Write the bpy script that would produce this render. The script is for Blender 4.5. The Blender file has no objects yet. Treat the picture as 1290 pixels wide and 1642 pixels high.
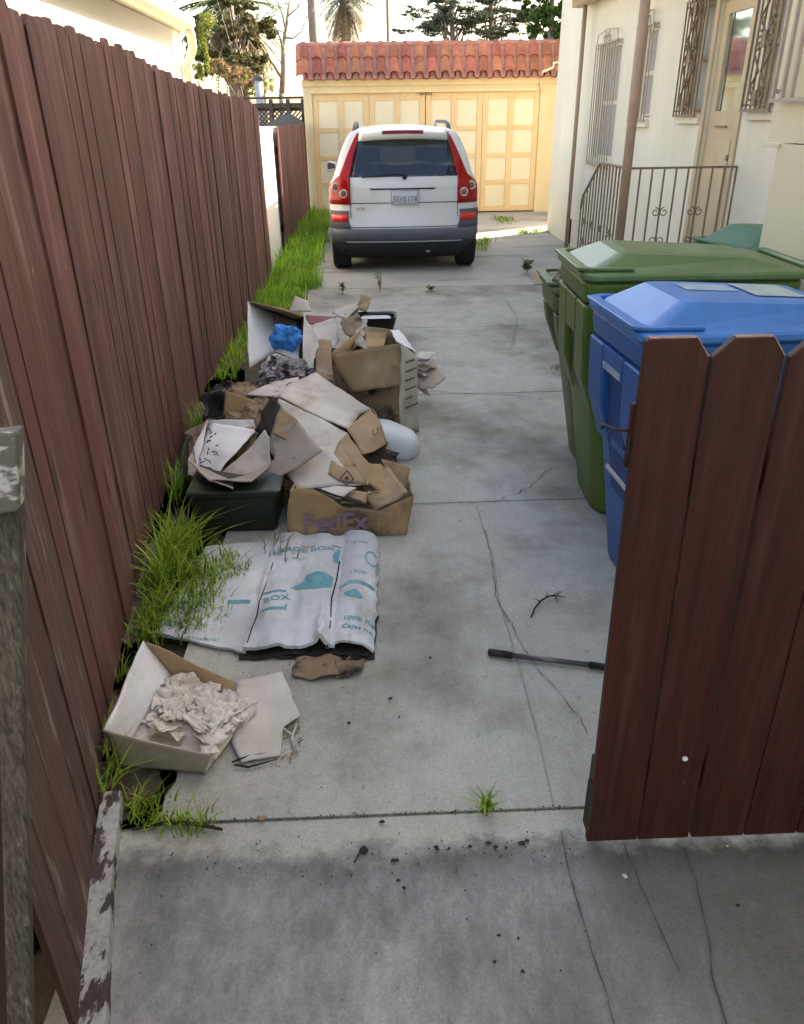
import bpy, bmesh, math, random
from mathutils import Vector, Matrix, noise
random.seed(7)
R = math.radians
S = bpy.context.scene
COL = S.collection

# ------------------------------------------------------------------ camera
HH = 1.70; YAW = R(1.75); PITCH = R(27.15); ROLL = R(0.85); FPX = 1230.0
fw = Vector((math.sin(YAW)*math.cos(PITCH), math.cos(YAW)*math.cos(PITCH), -math.sin(PITCH)))
r0 = Vector((math.cos(YAW), -math.sin(YAW), 0)); u0 = r0.cross(fw)
rt = r0*math.cos(ROLL) - u0*math.sin(ROLL); up = u0*math.cos(ROLL) + r0*math.sin(ROLL)
CAM = Vector((0, 0, HH))
cd = bpy.data.cameras.new("camera"); cam = bpy.data.objects.new("camera", cd); COL.objects.link(cam)
cam.matrix_world = Matrix(((rt.x, up.x, -fw.x, CAM.x), (rt.y, up.y, -fw.y, CAM.y), (rt.z, up.z, -fw.z, CAM.z), (0, 0, 0, 1)))
cd.sensor_fit = 'VERTICAL'; cd.sensor_height = 24; cd.lens = 24*FPX/1642; cd.clip_start = 0.05; cd.clip_end = 600
S.camera = cam
# ------------------------------------------------------------------ light
SUN_EL = 36.0
sd = Vector((1, 0.62, 0)).normalized(); sd = Vector((sd.x*math.cos(R(SUN_EL)), sd.y*math.cos(R(SUN_EL)), math.sin(R(SUN_EL))))  # towards the sun
w = bpy.data.worlds.new("World"); S.world = w; w.use_nodes = True
nt = w.node_tree; sky = nt.nodes.new('ShaderNodeTexSky'); sky.sky_type = 'NISHITA'; sky.sun_disc = False
sky.sun_elevation = R(SUN_EL); sky.sun_rotation = math.atan2(sd.x, sd.y); sky.dust_density = 2.5; sky.air_density = 1.0; sky.ozone_density = 0.6
bg = nt.nodes['Background']; nt.links.new(sky.outputs[0], bg.inputs[0]); bg.inputs[1].default_value = 0.15
ld = bpy.data.lights.new("sun", 'SUN'); ld.energy = 4.5; ld.angle = R(0.53); ld.color = (1, 0.93, 0.80)
lo = bpy.data.objects.new("sun", ld); COL.objects.link(lo); lo.rotation_euler = sd.to_track_quat('Z', 'Y').to_euler(); lo.location = (5, 5, 20)
S.view_settings.view_transform = 'Standard'; S.view_settings.look = 'None'; S.view_settings.gamma = 1
S.view_settings.exposure = 2.2
S.view_settings.use_white_balance = True; S.view_settings.white_balance_temperature = 8100; S.view_settings.white_balance_tint = 12
S.cycles.max_bounces = 8; S.cycles.diffuse_bounces = 4

def at(px, py, x=None, y=None, z=None):
    """point of the place seen at a photo pixel, on the plane x=, y= or z="""
    d = fw + rt*((px-645)/FPX) - up*((py-821)/FPX)
    t = (z-HH)/d.z if z is not None else (x/d.x if x is not None else y/d.y)
    return CAM + d*t

# ------------------------------------------------------------------ materials
def mat(name, c1, c2=None, scale=4, rough=.85, bump=.15, bscale=60, stretch=(1, 1, 1), c3=None, s3=1.2, t3=(.55, .7), island=0, spec=.3, metal=0, det=6, coat=0, c4=None, s4=30, t4=(.66, .7), st3=(1, 1, 1), trans=0):
    m = bpy.data.materials.new(name); m.use_nodes = True; n = m.node_tree.nodes; L = m.node_tree.links
    b = n['Principled BSDF']; b.inputs['Roughness'].default_value = rough; b.inputs['Specular IOR Level'].default_value = spec
    b.inputs['Metallic'].default_value = metal; b.inputs['Coat Weight'].default_value = coat
    if trans: b.inputs['Subsurface Weight'].default_value = 0
    tc = n.new('ShaderNodeTexCoord'); mp = n.new('ShaderNodeMapping'); mp.inputs['Scale'].default_value = stretch
    L.new(tc.outputs['Object'], mp.inputs[0])
    def noi(s, vec, d=det, ro=.6):
        t = n.new('ShaderNodeTexNoise'); t.inputs['Scale'].default_value = s; t.inputs['Detail'].default_value = d; t.inputs['Roughness'].default_value = ro
        L.new(vec, t.inputs['Vector']); return t.outputs[0]
    def ramp(a, lo, hi):
        r = n.new('ShaderNodeMapRange'); r.inputs[1].default_value = lo; r.inputs[2].default_value = hi; L.new(a, r.inputs[0]); return r.outputs[0]
    def mix(f, a, bb, blend='MIX'):
        x = n.new('ShaderNodeMix'); x.data_type = 'RGBA'; x.blend_type = blend
        if isinstance(f, float): x.inputs[0].default_value = f
        else: L.new(f, x.inputs[0])
        for v, i in ((a, 6), (bb, 7)):
            if isinstance(v, tuple): x.inputs[i].default_value = (*v, 1)
            else: L.new(v, x.inputs[i])
        return x.outputs[2]
    c2 = c2 or tuple(v*.75 for v in c1)
    base = mix(ramp(noi(scale, mp.outputs[0]), .32, .68), c2, c1)
    if c3:
        m3 = n.new('ShaderNodeMapping'); m3.inputs['Scale'].default_value = st3; m3.inputs['Location'].default_value = (3.1, 1.7, .4); L.new(tc.outputs['Object'], m3.inputs[0])
        base = mix(ramp(noi(s3, m3.outputs[0], 8, .65), *t3), base, c3)
    if c4: base = mix(ramp(noi(s4, tc.outputs['Object'], 3, .5), *t4), base, c4)
    if island:
        g = n.new('ShaderNodeNewGeometry'); hs = n.new('ShaderNodeHueSaturation')
        r = n.new('ShaderNodeMapRange'); r.inputs[3].default_value = 1-island; r.inputs[4].default_value = 1+island
        L.new(g.outputs['Random Per Island'], r.inputs[0]); L.new(r.outputs[0], hs.inputs['Value']); L.new(base, hs.inputs['Color'])
        r2 = n.new('ShaderNodeMapRange'); r2.inputs[3].default_value = .5-island*.05; r2.inputs[4].default_value = .5+island*.05
        mm = n.new('ShaderNodeMath'); mm.operation = 'FRACT'; m5 = n.new('ShaderNodeMath'); m5.operation = 'MULTIPLY'; m5.inputs[1].default_value = 7.3
        L.new(g.outputs['Random Per Island'], m5.inputs[0]); L.new(m5.outputs[0], mm.inputs[0]); L.new(mm.outputs[0], r2.inputs[0]); L.new(r2.outputs[0], hs.inputs['Hue'])
        base = hs.outputs[0]
    L.new(base, b.inputs['Base Color'])
    if bump:
        bp = n.new('ShaderNodeBump'); bp.inputs['Strength'].default_value = bump; bp.inputs['Distance'].default_value = .01
        L.new(noi(bscale, mp.outputs[0], 5, .6), bp.inputs['Height']); L.new(bp.outputs[0], b.inputs['Normal'])
    if trans:
        tr = n.new('ShaderNodeBsdfTranslucent'); L.new(base, tr.inputs[0]); ms = n.new('ShaderNodeMixShader'); ms.inputs[0].default_value = trans
        L.new(b.outputs[0], ms.inputs[1]); L.new(tr.outputs[0], ms.inputs[2]); L.new(ms.outputs[0], n['Material Output'].inputs[0])
    return m

def glassmat(name, tint, op=.6, rough=.03):
    m = bpy.data.materials.new(name); m.use_nodes = True; n = m.node_tree.nodes; L = m.node_tree.links
    b = n['Principled BSDF']; b.inputs['Base Color'].default_value = (*tint, 1); b.inputs['Roughness'].default_value = rough; b.inputs['Specular IOR Level'].default_value = .6
    t = n.new('ShaderNodeBsdfTransparent'); t.inputs[0].default_value = (.75, .82, .8, 1); ms = n.new('ShaderNodeMixShader'); ms.inputs[0].default_value = op
    L.new(t.outputs[0], ms.inputs[1]); L.new(b.outputs[0], ms.inputs[2]); L.new(ms.outputs[0], n['Material Output'].inputs[0]); return m

M = {}
M['concrete'] = mat('concrete', (.475, .462, .40), (.38, .368, .315), 1.6, .9, .25, 140, c3=(.205, .190, .155), s3=1.3, t3=(.46, .70), c4=(.30, .29, .26), s4=34, t4=(.64, .76), det=12)
M['concrete_far'] = mat('concrete_far', (.46, .44, .395), (.36, .345, .31), 1.3, .9, .25, 140, c3=(.14, .13, .115), s3=1.3, t3=(.54, .74), st3=(.5, 1.5, 1), det=12)
M['apron'] = mat('dirty_concrete', (.185, .182, .180), (.105, .104, .105), 3.0, .88, .35, 160, c3=(.075, .074, .072), s3=1.7, t3=(.50, .72), c4=(.30, .30, .29), s4=90, t4=(.64, .75), det=12)
def concrete_dirt(m):
    """grimy, oil-darkened concrete outside the gate line (a real stain with a ragged edge), plus fine brush marks"""
    n = m.node_tree.nodes; L = m.node_tree.links; b = n['Principled BSDF']; src = b.inputs['Base Color'].links[0].from_socket
    tc = n.new('ShaderNodeTexCoord'); sp = n.new('ShaderNodeSeparateXYZ'); L.new(tc.outputs['Object'], sp.inputs[0])
    def noi(s, d, r=.6, st=(1, 1, 1)):
        mp = n.new('ShaderNodeMapping'); mp.inputs['Scale'].default_value = st; L.new(tc.outputs['Object'], mp.inputs[0]); t = n.new('ShaderNodeTexNoise'); t.inputs['Scale'].default_value = s; t.inputs['Detail'].default_value = d; t.inputs['Roughness'].default_value = r; L.new(mp.outputs[0], t.inputs[0]); return t.outputs[0]
    def ma(op, a, bb, c=None):
        x = n.new('ShaderNodeMath'); x.operation = op
        for i, v in enumerate((a, bb, c)):
            if v is None: continue
            if isinstance(v, (int, float)): x.inputs[i].default_value = v
            else: L.new(v, x.inputs[i])
        return x.outputs[0]
    def mr(a, lo, hi, o0=0., o1=1.):
        r = n.new('ShaderNodeMapRange'); r.inputs[1].default_value = lo; r.inputs[2].default_value = hi; r.inputs[3].default_value = o0; r.inputs[4].default_value = o1; L.new(a, r.inputs[0]); return r.outputs[0]
    def mul(col, f):
        x = n.new('ShaderNodeMix'); x.data_type = 'RGBA'; x.blend_type = 'MULTIPLY'; x.inputs[0].default_value = 1; L.new(col, x.inputs[6])
        cc = n.new('ShaderNodeCombineColor'); 
        for i in range(3): L.new(f, cc.inputs[i])
        L.new(cc.outputs[0], x.inputs[7]); return x.outputs[2]
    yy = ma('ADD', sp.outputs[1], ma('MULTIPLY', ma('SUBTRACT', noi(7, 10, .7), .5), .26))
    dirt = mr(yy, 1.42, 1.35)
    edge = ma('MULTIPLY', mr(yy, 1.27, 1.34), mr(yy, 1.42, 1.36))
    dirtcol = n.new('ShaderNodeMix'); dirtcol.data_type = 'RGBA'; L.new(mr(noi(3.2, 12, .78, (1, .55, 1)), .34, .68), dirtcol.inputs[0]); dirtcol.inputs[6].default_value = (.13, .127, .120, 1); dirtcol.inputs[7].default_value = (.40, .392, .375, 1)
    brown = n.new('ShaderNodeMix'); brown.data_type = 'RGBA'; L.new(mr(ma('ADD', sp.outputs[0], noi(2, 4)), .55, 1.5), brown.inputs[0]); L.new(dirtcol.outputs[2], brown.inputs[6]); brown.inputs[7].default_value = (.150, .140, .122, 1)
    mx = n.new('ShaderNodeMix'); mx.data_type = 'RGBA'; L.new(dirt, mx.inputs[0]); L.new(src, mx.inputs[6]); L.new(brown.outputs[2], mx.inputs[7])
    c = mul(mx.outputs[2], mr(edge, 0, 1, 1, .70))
    c = mul(c, mr(noi(150, 3, .7), .3, .7, .84, 1.16)); c = mul(c, mr(noi(45, 5, .7, (1, .14, 1)), .3, .7, .95, 1.05)); c = mul(c, mr(noi(7, 9, .72), .28, .72, .86, 1.10))
    L.new(c, b.inputs['Base Color'])
concrete_dirt(M['concrete'])
def weather(m, knots=True, streak=.35, dirt=0, axis=(60, 60, .5), vs=(7, 7, 1.6)):
    """knots, long grain streaks and worn patches that belong to the surface itself"""
    n = m.node_tree.nodes; L = m.node_tree.links; b = n['Principled BSDF']; src = b.inputs['Base Color'].links[0].from_socket; tc = n.new('ShaderNodeTexCoord')
    def noi(s, st, d=6, r=.65):
        mp = n.new('ShaderNodeMapping'); mp.inputs['Scale'].default_value = st; L.new(tc.outputs['Object'], mp.inputs[0]); t = n.new('ShaderNodeTexNoise'); t.inputs['Scale'].default_value = s; t.inputs['Detail'].default_value = d; t.inputs['Roughness'].default_value = r; L.new(mp.outputs[0], t.inputs[0]); return t.outputs[0]
    def mr(a, lo, hi, o0, o1):
        r = n.new('ShaderNodeMapRange'); r.inputs[1].default_value = lo; r.inputs[2].default_value = hi; r.inputs[3].default_value = o0; r.inputs[4].default_value = o1; L.new(a, r.inputs[0]); return r.outputs[0]
    def mul(col, f):
        x = n.new('ShaderNodeMix'); x.data_type = 'RGBA'; x.blend_type = 'MULTIPLY'; x.inputs[0].default_value = 1; L.new(col, x.inputs[6]); cc = n.new('ShaderNodeCombineColor')
        for i in range(3): L.new(f, cc.inputs[i])
        L.new(cc.outputs[0], x.inputs[7]); return x.outputs[2]
    c = mul(src, mr(noi(1, axis), .3, .7, 1-streak, 1+streak)); c = mul(c, mr(noi(1.4, (1, 1, .8), 8), .3, .7, 1-streak*.7, 1+streak*.8))
    if knots:
        mp = n.new('ShaderNodeMapping'); mp.inputs['Scale'].default_value = vs; L.new(tc.outputs['Object'], mp.inputs[0]); v = n.new('ShaderNodeTexVoronoi'); v.inputs['Scale'].default_value = 1; L.new(mp.outputs[0], v.inputs[0]); c = mul(c, mr(v.outputs['Distance'], .07, .17, .30, 1))
    L.new(c, b.inputs['Base Color'])
M['crack'] = mat('crack_dirt', (.10, .095, .08), rough=1)
M['softcrack'] = mat('worn_joint', (.06, .056, .05), (.10, .095, .088), 30, rough=1)
M['faintcrack'] = mat('faint_joint', (.24, .23, .20), (.31, .30, .26), 20, rough=1)
M['soil'] = mat('soil', (.10, .075, .05), (.05, .04, .028), 8, 1, .8, 40, c3=(.17, .13, .08), s3=5)
M['fence'] = mat('stained_cedar', (.150, .064, .056), (.096, .040, .036), 5, .75, .35, 40, stretch=(14, 14, .8), c3=(.225, .135, .125), s3=2.2, t3=(.50, .72), st3=(5, 5, .6), island=.22, c4=(.30, .24, .22), s4=26, t4=(.755, .775))
M['fence_weathered'] = mat('weathered_cedar', (.13, .072, .06), (.07, .038, .033), 5, .85, .4, 40, stretch=(14, 14, .8), c3=(.26, .23, .20), s3=3.5, t3=(.55, .70), st3=(3, 3, .7), island=.18)
M['fence_dark'] = mat('fence_back', (.05, .03, .025), rough=.9)
M['gate'] = mat('gate_brown', (.052, .0115, .0070), (.029, .0070, .0048), 4, .5, .3, 30, stretch=(12, 12, .7), c3=(.065, .024, .018), s3=3, t3=(.52, .75), st3=(8, 8, .8), island=.15, spec=.35, c4=(.22, .13, .10), s4=30, t4=(.76, .785))
M['raw_edge'] = mat('worn_wood_edge', (.40, .27, .24), (.25, .15, .13), 30, .9)
M['grey_wood'] = mat('grey_weathered_wood', (.15, .13, .105), (.045, .038, .03), 9, .9, .7, 30, stretch=(30, 30, 1.2), c3=(.30, .285, .26), s3=6, t3=(.58, .68), st3=(9, 9, .9))
M['peel'] = mat('peeling_paint', (.44, .43, .41), (.32, .31, .29), 9, .8, .4, 40, stretch=(1, 1, 1), c3=(.07, .05, .046), s3=7, t3=(.50, .53), st3=(2.2, .8, 1))
M['peel_white'] = mat('peeling_white_paint', (.66, .66, .66), (.5, .5, .48), 9, .8, .3, 40, c3=(.12, .10, .08), s3=9, t3=(.56, .60))
M['peel_grey'] = mat('worn_grey_paint', (.50, .51, .52), (.36, .36, .35), 9, .8, .5, 40, c3=(.12, .11, .095), s3=7, t3=(.50, .54), st3=(1, 3, 3))
M['cream'] = mat('cream_stucco', (.80, .755, .62), (.76, .71, .57), 1.2, .9, .35, 120, c3=(.66, .60, .47), s3=.9, t3=(.6, .9))
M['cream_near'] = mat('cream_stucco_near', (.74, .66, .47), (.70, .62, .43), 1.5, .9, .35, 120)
M['tan_door'] = mat('tan_door_paint', (.62, .50, .33), (.53, .42, .27), 3, .6, .1, 30, c3=(.35, .25, .15), s3=5, t3=(.68, .74))
M['trim'] = mat('tan_trim', (.55, .42, .28), (.45, .34, .22), 6, .7)
M['post'] = mat('brown_post_paint', (.43, .29, .20), (.36, .24, .17), 8, .6)
M['iron'] = mat('brown_iron', (.27, .19, .12), (.19, .13, .085), 20, .5, spec=.4)
M['iron_pale'] = mat('pale_iron', (.45, .36, .30), (.36, .28, .24), 20, .5)
M['pane'] = mat('window_pane', (.22, .25, .26), (.15, .17, .18), 2, .08, 0, spec=.8)
M['curtain'] = mat('pale_curtain', (.48, .47, .42), (.36, .35, .31), 5, .8, .4, 6, stretch=(8, 8, .3))
M['doorglass'] = mat('door_glass', (.62, .72, .74), (.55, .66, .68), 1, .05, 0, spec=1.0, metal=.95)
M['garage'] = mat('yellow_stucco', (.80, .66, .41), (.76, .61, .37), 1.5, .9, .3, 100)
M['garage_door'] = mat('garage_door_frame', (.80, .59, .33), (.74, .52, .28), 3, .6, .1, 30, c3=(.62, .42, .2), s3=2.5, t3=(.6, .8))
M['garage_panel'] = mat('garage_door_panel', (.82, .74, .54), (.78, .69, .49), 2, .6, .05, 30)
M['tile'] = mat('clay_tile', (.47, .175, .105), (.34, .11, .075), 6, .8, .3, 60, island=.28, c3=(.55, .27, .19), s3=5, t3=(.55, .8))
M['mortar'] = mat('tile_mortar', (.50, .25, .21), (.40, .18, .155), 8, .9)
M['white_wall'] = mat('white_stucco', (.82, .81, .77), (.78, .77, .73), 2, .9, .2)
M['eave'] = mat('eave_paint', (.78, .72, .52), (.7, .64, .45), 4, .7)
M['shingle'] = mat('shingle', (.2, .18, .15), (.13, .12, .1), 20, .95)
M['carwhite'] = mat('car_white', (.70, .71, .70), (.68, .69, .68), 3, .28, 0, spec=.5, coat=.5)
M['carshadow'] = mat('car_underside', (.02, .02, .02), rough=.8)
M['bumper'] = mat('grey_bumper', (.115, .125, .145), (.095, .105, .125), 5, .5, .05)
M['bumper_low'] = mat('dark_bumper', (.035, .038, .045), (.03, .032, .04), 5, .55, .05)
M['red'] = mat('red_lens', (.42, .004, .004), (.30, .002, .004), 12, .22, 0, spec=.3, coat=.2)
M['redglow'] = mat('bright_reflector', (.85, .03, .03), (.75, .02, .02), 40, .15, 0, spec=.7)
M['lampring'] = mat('lamp_ring', (.75, .62, .58), (.6, .5, .46), 30, .2, 0, metal=.3)
M['lampdark'] = mat('lamp_centre', (.28, .12, .10), rough=.2, bump=0)
M['darkred'] = mat('brake_lens', (.22, .01, .015), (.16, .005, .01), 12, .2, 0)
M['blackp'] = mat('black_plastic', (.018, .018, .02), rough=.45, bump=.05)
M['tyre'] = mat('tyre', (.018, .018, .018), rough=.9)
M['chrome'] = mat('metal_trim', (.6, .6, .6), rough=.25, bump=0, metal=.9)
M['plate'] = mat('licence_plate', (.68, .70, .72), (.6, .62, .66), 20, .4, 0)
M['platetext'] = mat('plate_paint', (.12, .14, .24), rough=.5, bump=0)
M['seat'] = mat('car_seat', (.03, .03, .035), rough=.8)
M['carglass'] = glassmat('tinted_glass', (.018, .032, .06), .66)
M['windshield'] = glassmat('clear_glass', (.05, .06, .06), .18)
M['green_bin'] = mat('green_plastic', (.088, .155, .028), (.066, .12, .02), 3, .42, .06, 90, spec=.4, c3=(.12, .17, .075), s3=3, t3=(.6, .85))
M['green_lid'] = mat('green_lid_plastic', (.09, .165, .05), (.072, .14, .04), 3, .36, .05, 90, spec=.5, c3=(.17, .20, .12), s3=2.2, t3=(.55, .8))
M['old_green'] = mat('faded_green_plastic', (.12, .16, .07), (.09, .12, .05), 3, .5, .06, 90)
M['teal_lid'] = mat('teal_lid_plastic', (.09, .21, .13), (.07, .17, .10), 3, .45, .05, 90)
M['blue_bin'] = mat('blue_plastic', (.016, .115, .37), (.012, .09, .29), 3, .4, .06, 90, spec=.4)
M['blue_lid'] = mat('blue_lid_plastic', (.030, .195, .53), (.024, .16, .45), 3, .34, .05, 90, spec=.5, c3=(.12, .19, .42), s3=3, t3=(.58, .8))
M['shade_blue'] = mat('blue_recess_shade', (.018, .055, .22), rough=.5)  # blue plastic darkened: the shade of the recess is in the colour
M['shade_green'] = mat('green_recess_shade', (.025, .05, .015), rough=.5)  # green plastic darkened for recess shade in the same way
M['sticker'] = mat('worn_sticker', (.42, .50, .55), (.24, .33, .44), 14, .5, 0, c3=(.12, .2, .4), s3=14, t3=(.55, .7))
M['sticker2'] = mat('faded_sticker', (.45, .50, .42), (.30, .38, .40), 10, .5, 0)
M['grey_plastic'] = mat('pale_plastic', (.5, .52, .53), rough=.5)
M['card'] = mat('brown_cardboard', (.39, .27, .155), (.31, .21, .12), 5, .9, .25, 90, c3=(.22, .15, .09), s3=3.6, t3=(.54, .70), c4=(.42, .34, .25), s4=9, t4=(.55, .8))
M['card_grey'] = mat('grey_cardboard', (.42, .365, .30), (.33, .28, .23), 5, .9, .25, 90, c3=(.20, .17, .14), s3=4, t3=(.55, .75))
M['card_light'] = mat('pale_cardboard', (.60, .55, .49), (.50, .45, .39), 4, .9, .25, 80, c3=(.36, .29, .22), s3=4.5, t3=(.54, .72))
M['card_white'] = mat('white_cardboard', (.70, .70, .70), (.60, .60, .61), 4, .85, .2, 80, c3=(.42, .36, .30), s3=4, t3=(.55, .70))
M['card_orange'] = mat('courier_cardboard', (.42, .27, .14), (.33, .21, .11), 4, .9, .25, 80, c3=(.13, .09, .06), s3=3, t3=(.50, .66))
M['rot_and_shade'] = mat('wet_rot_and_shade', (.035, .024, .018), (.015, .011, .01), 20, .8, .5, 60)  # near-black: wet rot, and painted shade inside the boxes
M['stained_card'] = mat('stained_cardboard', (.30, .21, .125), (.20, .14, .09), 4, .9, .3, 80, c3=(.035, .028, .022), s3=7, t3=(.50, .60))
M['print_white'] = mat('printed_white_cardboard', (.58, .61, .62), (.48, .50, .51), 3, .85, .25, 60, c3=(.38, .34, .29), s3=3.4, t3=(.52, .74), st3=(2.4, .8, 1))
M['teal_ink'] = mat('teal_ink', (.07, .26, .30), (.13, .34, .37), 25, .8, 0, c3=(.35, .42, .43), s3=18, t3=(.55, .7))
M['purple_ink'] = mat('purple_ink', (.20, .14, .27), (.26, .17, .21), 25, .85, 0, c3=(.29, .18, .10), s3=16, t3=(.48, .62))
M['dark_ink'] = mat('dark_ink', (.06, .05, .05), (.12, .09, .07), 25, .85, 0)
M['paper'] = mat('wet_paper', (.74, .69, .62), (.60, .53, .45), 7, .85, .5, 30, c3=(.34, .26, .18), s3=7, t3=(.55, .75))
M['newsprint'] = mat('dirty_newsprint', (.46, .43, .45), (.20, .18, .19), 22, .9, .5, 50, c3=(.04, .035, .04), s3=14, t3=(.52, .62))
M['bluecloth'] = mat('blue_plastic_wrap', (.04, .34, .85), (.03, .22, .70), 9, .4, .4, 20)
M['white_plastic'] = mat('white_plastic', (.76, .78, .78), (.72, .74, .74), 4, .4, .1, 20)
M['tote'] = mat('dark_green_tote', (.022, .030, .020), (.016, .022, .015), 4, .35, .1, 30, c3=(.055, .10, .028), s3=2.2, t3=(.60, .72), st3=(1, 1, 3.4))
M['pink'] = mat('faded_red_board', (.30, .10, .11), (.25, .09, .10), 8, .8)
M['grass'] = mat('grass_blades', (.32, .48, .05), (.15, .27, .035), 2.2, .6, 0, island=.55, c3=(.38, .36, .10), s3=9, t3=(.56, .66), trans=.35, spec=.3)
M['grass_far'] = mat('grass_blades_far', (.32, .56, .05), (.17, .34, .035), 1.6, .6, 0, island=.5, c3=(.36, .40, .10), s3=5, t3=(.55, .68), trans=.35, spec=.3)
M['drygrass'] = mat('dry_blades', (.30, .25, .12), (.22, .18, .08), 3, .8, 0, island=.4, trans=.2)
M['weed'] = mat('weed_leaves', (.22, .30, .11), (.14, .20, .07), 10, .7, 0, island=.35, trans=.2)
M['rust'] = mat('rusty_nail', (.035, .018, .012), rough=.8)
M['twig'] = mat('dark_twig', (.045, .035, .028), rough=.9)
M['bark'] = mat('grey_bark', (.30, .26, .22), (.20, .17, .15), 8, .9, .5, 20)
M['palm_leaf'] = mat('palm_leaf', (.115, .15, .055), (.07, .10, .035), 3, .6, 0, island=.4, trans=.3)
M['palm_dry'] = mat('dry_palm_leaf', (.34, .25, .13), (.24, .17, .09), 3, .8, 0, island=.4, trans=.25)
M['palm_grey'] = mat('grey_palm_leaf', (.24, .23, .17), (.18, .17, .12), 3, .8, 0, island=.35, trans=.25)
M['cypress'] = mat('cypress_foliage', (.060, .082, .052), (.036, .052, .034), 3, .8, 0, island=.5, trans=.15)
M['broadleaf'] = mat('bright_foliage', (.07, .14, .03), (.045, .09, .02), 3, .8, 0, island=.5, trans=.2)
M['olive'] = mat('olive_foliage', (.13, .125, .055), (.07, .072, .03), 3, .8, 0, island=.5, trans=.25)
M['shrub'] = mat('yellow_green_shrub', (.26, .30, .06), (.16, .2, .04), 3, .8, 0, island=.4, trans=.25)
M['galv'] = mat('galvanised', (.42, .45, .48), (.36, .38, .42), 8, .5)
M['stick'] = mat('worn_tube', (.16, .15, .16), (.10, .095, .10), 30, .3, .1, 60, stretch=(.4, 6, 6), metal=.5)
M['sandstone'] = mat('sand_patch', (.42, .34, .22), (.36, .29, .19), 10, .95)
M['roofdark'] = mat('dark_roof', (.15, .15, .17), (.11, .11, .125), 10, .9)

for k_ in ('fence', 'fence_weathered'): weather(M[k_], True, .14)
weather(M['cream'], False, .045, axis=(5, 5, .5)); weather(M['garage'], False, .05, axis=(5, 5, .5))
weather(M['gate'], True, .28, vs=(6, 6, 2.2)); weather(M['grey_wood'], False, .35); weather(M['peel'], False, .25)
for k_ in ('green_bin', 'blue_bin', 'green_lid', 'blue_lid', 'old_green'): weather(M[k_], False, .13, axis=(9, 9, 1.2))
for k_ in ('card', 'card_grey', 'card_light', 'card_white', 'card_orange', 'print_white'): weather(M[k_], False, .16, axis=(3, 3, 5))

# ------------------------------------------------------------------ mesh helpers
def smooth(me): me.polygons.foreach_set('use_smooth', [True]*len(me.polygons))
class MB:
    def __init__(s): s.v = []; s.f = []
    def add(s, vs, fs):
        o = len(s.v); s.v += [tuple(v) for v in vs]; s.f += [tuple(i+o for i in f) for f in fs]; return s
    def box(s, x0, x1, y0, y1, z0, z1):
        return s.add([(x0, y0, z0), (x1, y0, z0), (x1, y1, z0), (x0, y1, z0), (x0, y0, z1), (x1, y0, z1), (x1, y1, z1), (x0, y1, z1)],
                     [(3, 2, 1, 0), (4, 5, 6, 7), (0, 1, 5, 4), (1, 2, 6, 5), (2, 3, 7, 6), (3, 0, 4, 7)])
    def prism(s, poly, vec):
        n = len(poly); p = [Vector(q) for q in poly]; v = Vector(vec)
        return s.add(p+[q+v for q in p], [tuple(range(n))[::-1], tuple(range(n, 2*n))]+[(i, (i+1) % n, n+(i+1) % n, n+i) for i in range(n)])
    def tube(s, pts, rad, n=8, cap=True):
        pts = [Vector(p) for p in pts]; rs = rad if isinstance(rad, (list, tuple)) else [rad]*len(pts); vs = []; fs = []
        ref = None
        for i, p in enumerate(pts):
            d = (pts[min(i+1, len(pts)-1)]-pts[max(i-1, 0)]).normalized()
            if ref is None: ref = Vector((0, 0, 1)) if abs(d.z) < .9 else Vector((1, 0, 0))
            a = (ref - d*ref.dot(d)).normalized(); b = d.cross(a); ref = a
            for k in range(n):
                t = 2*math.pi*k/n; vs.append(p+(a*math.cos(t)+b*math.sin(t))*rs[i])
        for i in range(len(pts)-1):
            for k in range(n): fs.append((i*n+k, i*n+(k+1) % n, (i+1)*n+(k+1) % n, (i+1)*n+k))
        if cap: fs += [tuple(range(n))[::-1], tuple(range((len(pts)-1)*n, len(pts)*n))]
        return s.add(vs, fs)
    def loft(s, rings, cap=True, closed=True):
        n = len(rings[0]); vs = [v for r in rings for v in r]; fs = []
        for i in range(len(rings)-1):
            for k in range(n if closed else n-1): fs.append((i*n+k, i*n+(k+1) % n, (i+1)*n+(k+1) % n, (i+1)*n+k))
        if cap: fs += [tuple(range(n))[::-1], tuple(range((len(rings)-1)*n, len(rings)*n))]
        return s.add(vs, fs)
    def grid(s, fn, nu, nv):
        vs = [fn(i/nu, j/nv) for j in range(nv+1) for i in range(nu+1)]
        return s.add(vs, [(j*(nu+1)+i, j*(nu+1)+i+1, (j+1)*(nu+1)+i+1, (j+1)*(nu+1)+i) for j in range(nv) for i in range(nu)])
    def build(s, name, m, parent=None, sm=False, bevel=0, solid=0, weld=0, off=-1, seg=2, sub=0):
        me = bpy.data.meshes.new(name); me.from_pydata(s.v, [], s.f)
        if not isinstance(m, (list, tuple)): m = [m]
        for x in m: me.materials.append(x)
        if weld:
            bm = bmesh.new(); bm.from_mesh(me); bmesh.ops.remove_doubles(bm, verts=bm.verts, dist=weld); bmesh.ops.recalc_face_normals(bm, faces=bm.faces); bm.to_mesh(me); bm.free()
        if sm: smooth(me)
        me.update(); o = bpy.data.objects.new(name, me); COL.objects.link(o)
        if parent: o.parent = parent
        if sub: d = o.modifiers.new('sub', 'SUBSURF'); d.levels = sub; d.render_levels = sub
        if solid: d = o.modifiers.new('solid', 'SOLIDIFY'); d.thickness = solid; d.offset = off
        if bevel: d = o.modifiers.new('bevel', 'BEVEL'); d.width = bevel; d.segments = seg; d.limit_method = 'ANGLE'; d.angle_limit = R(40)
        if bevel and sm:
            pass
        return o
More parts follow.
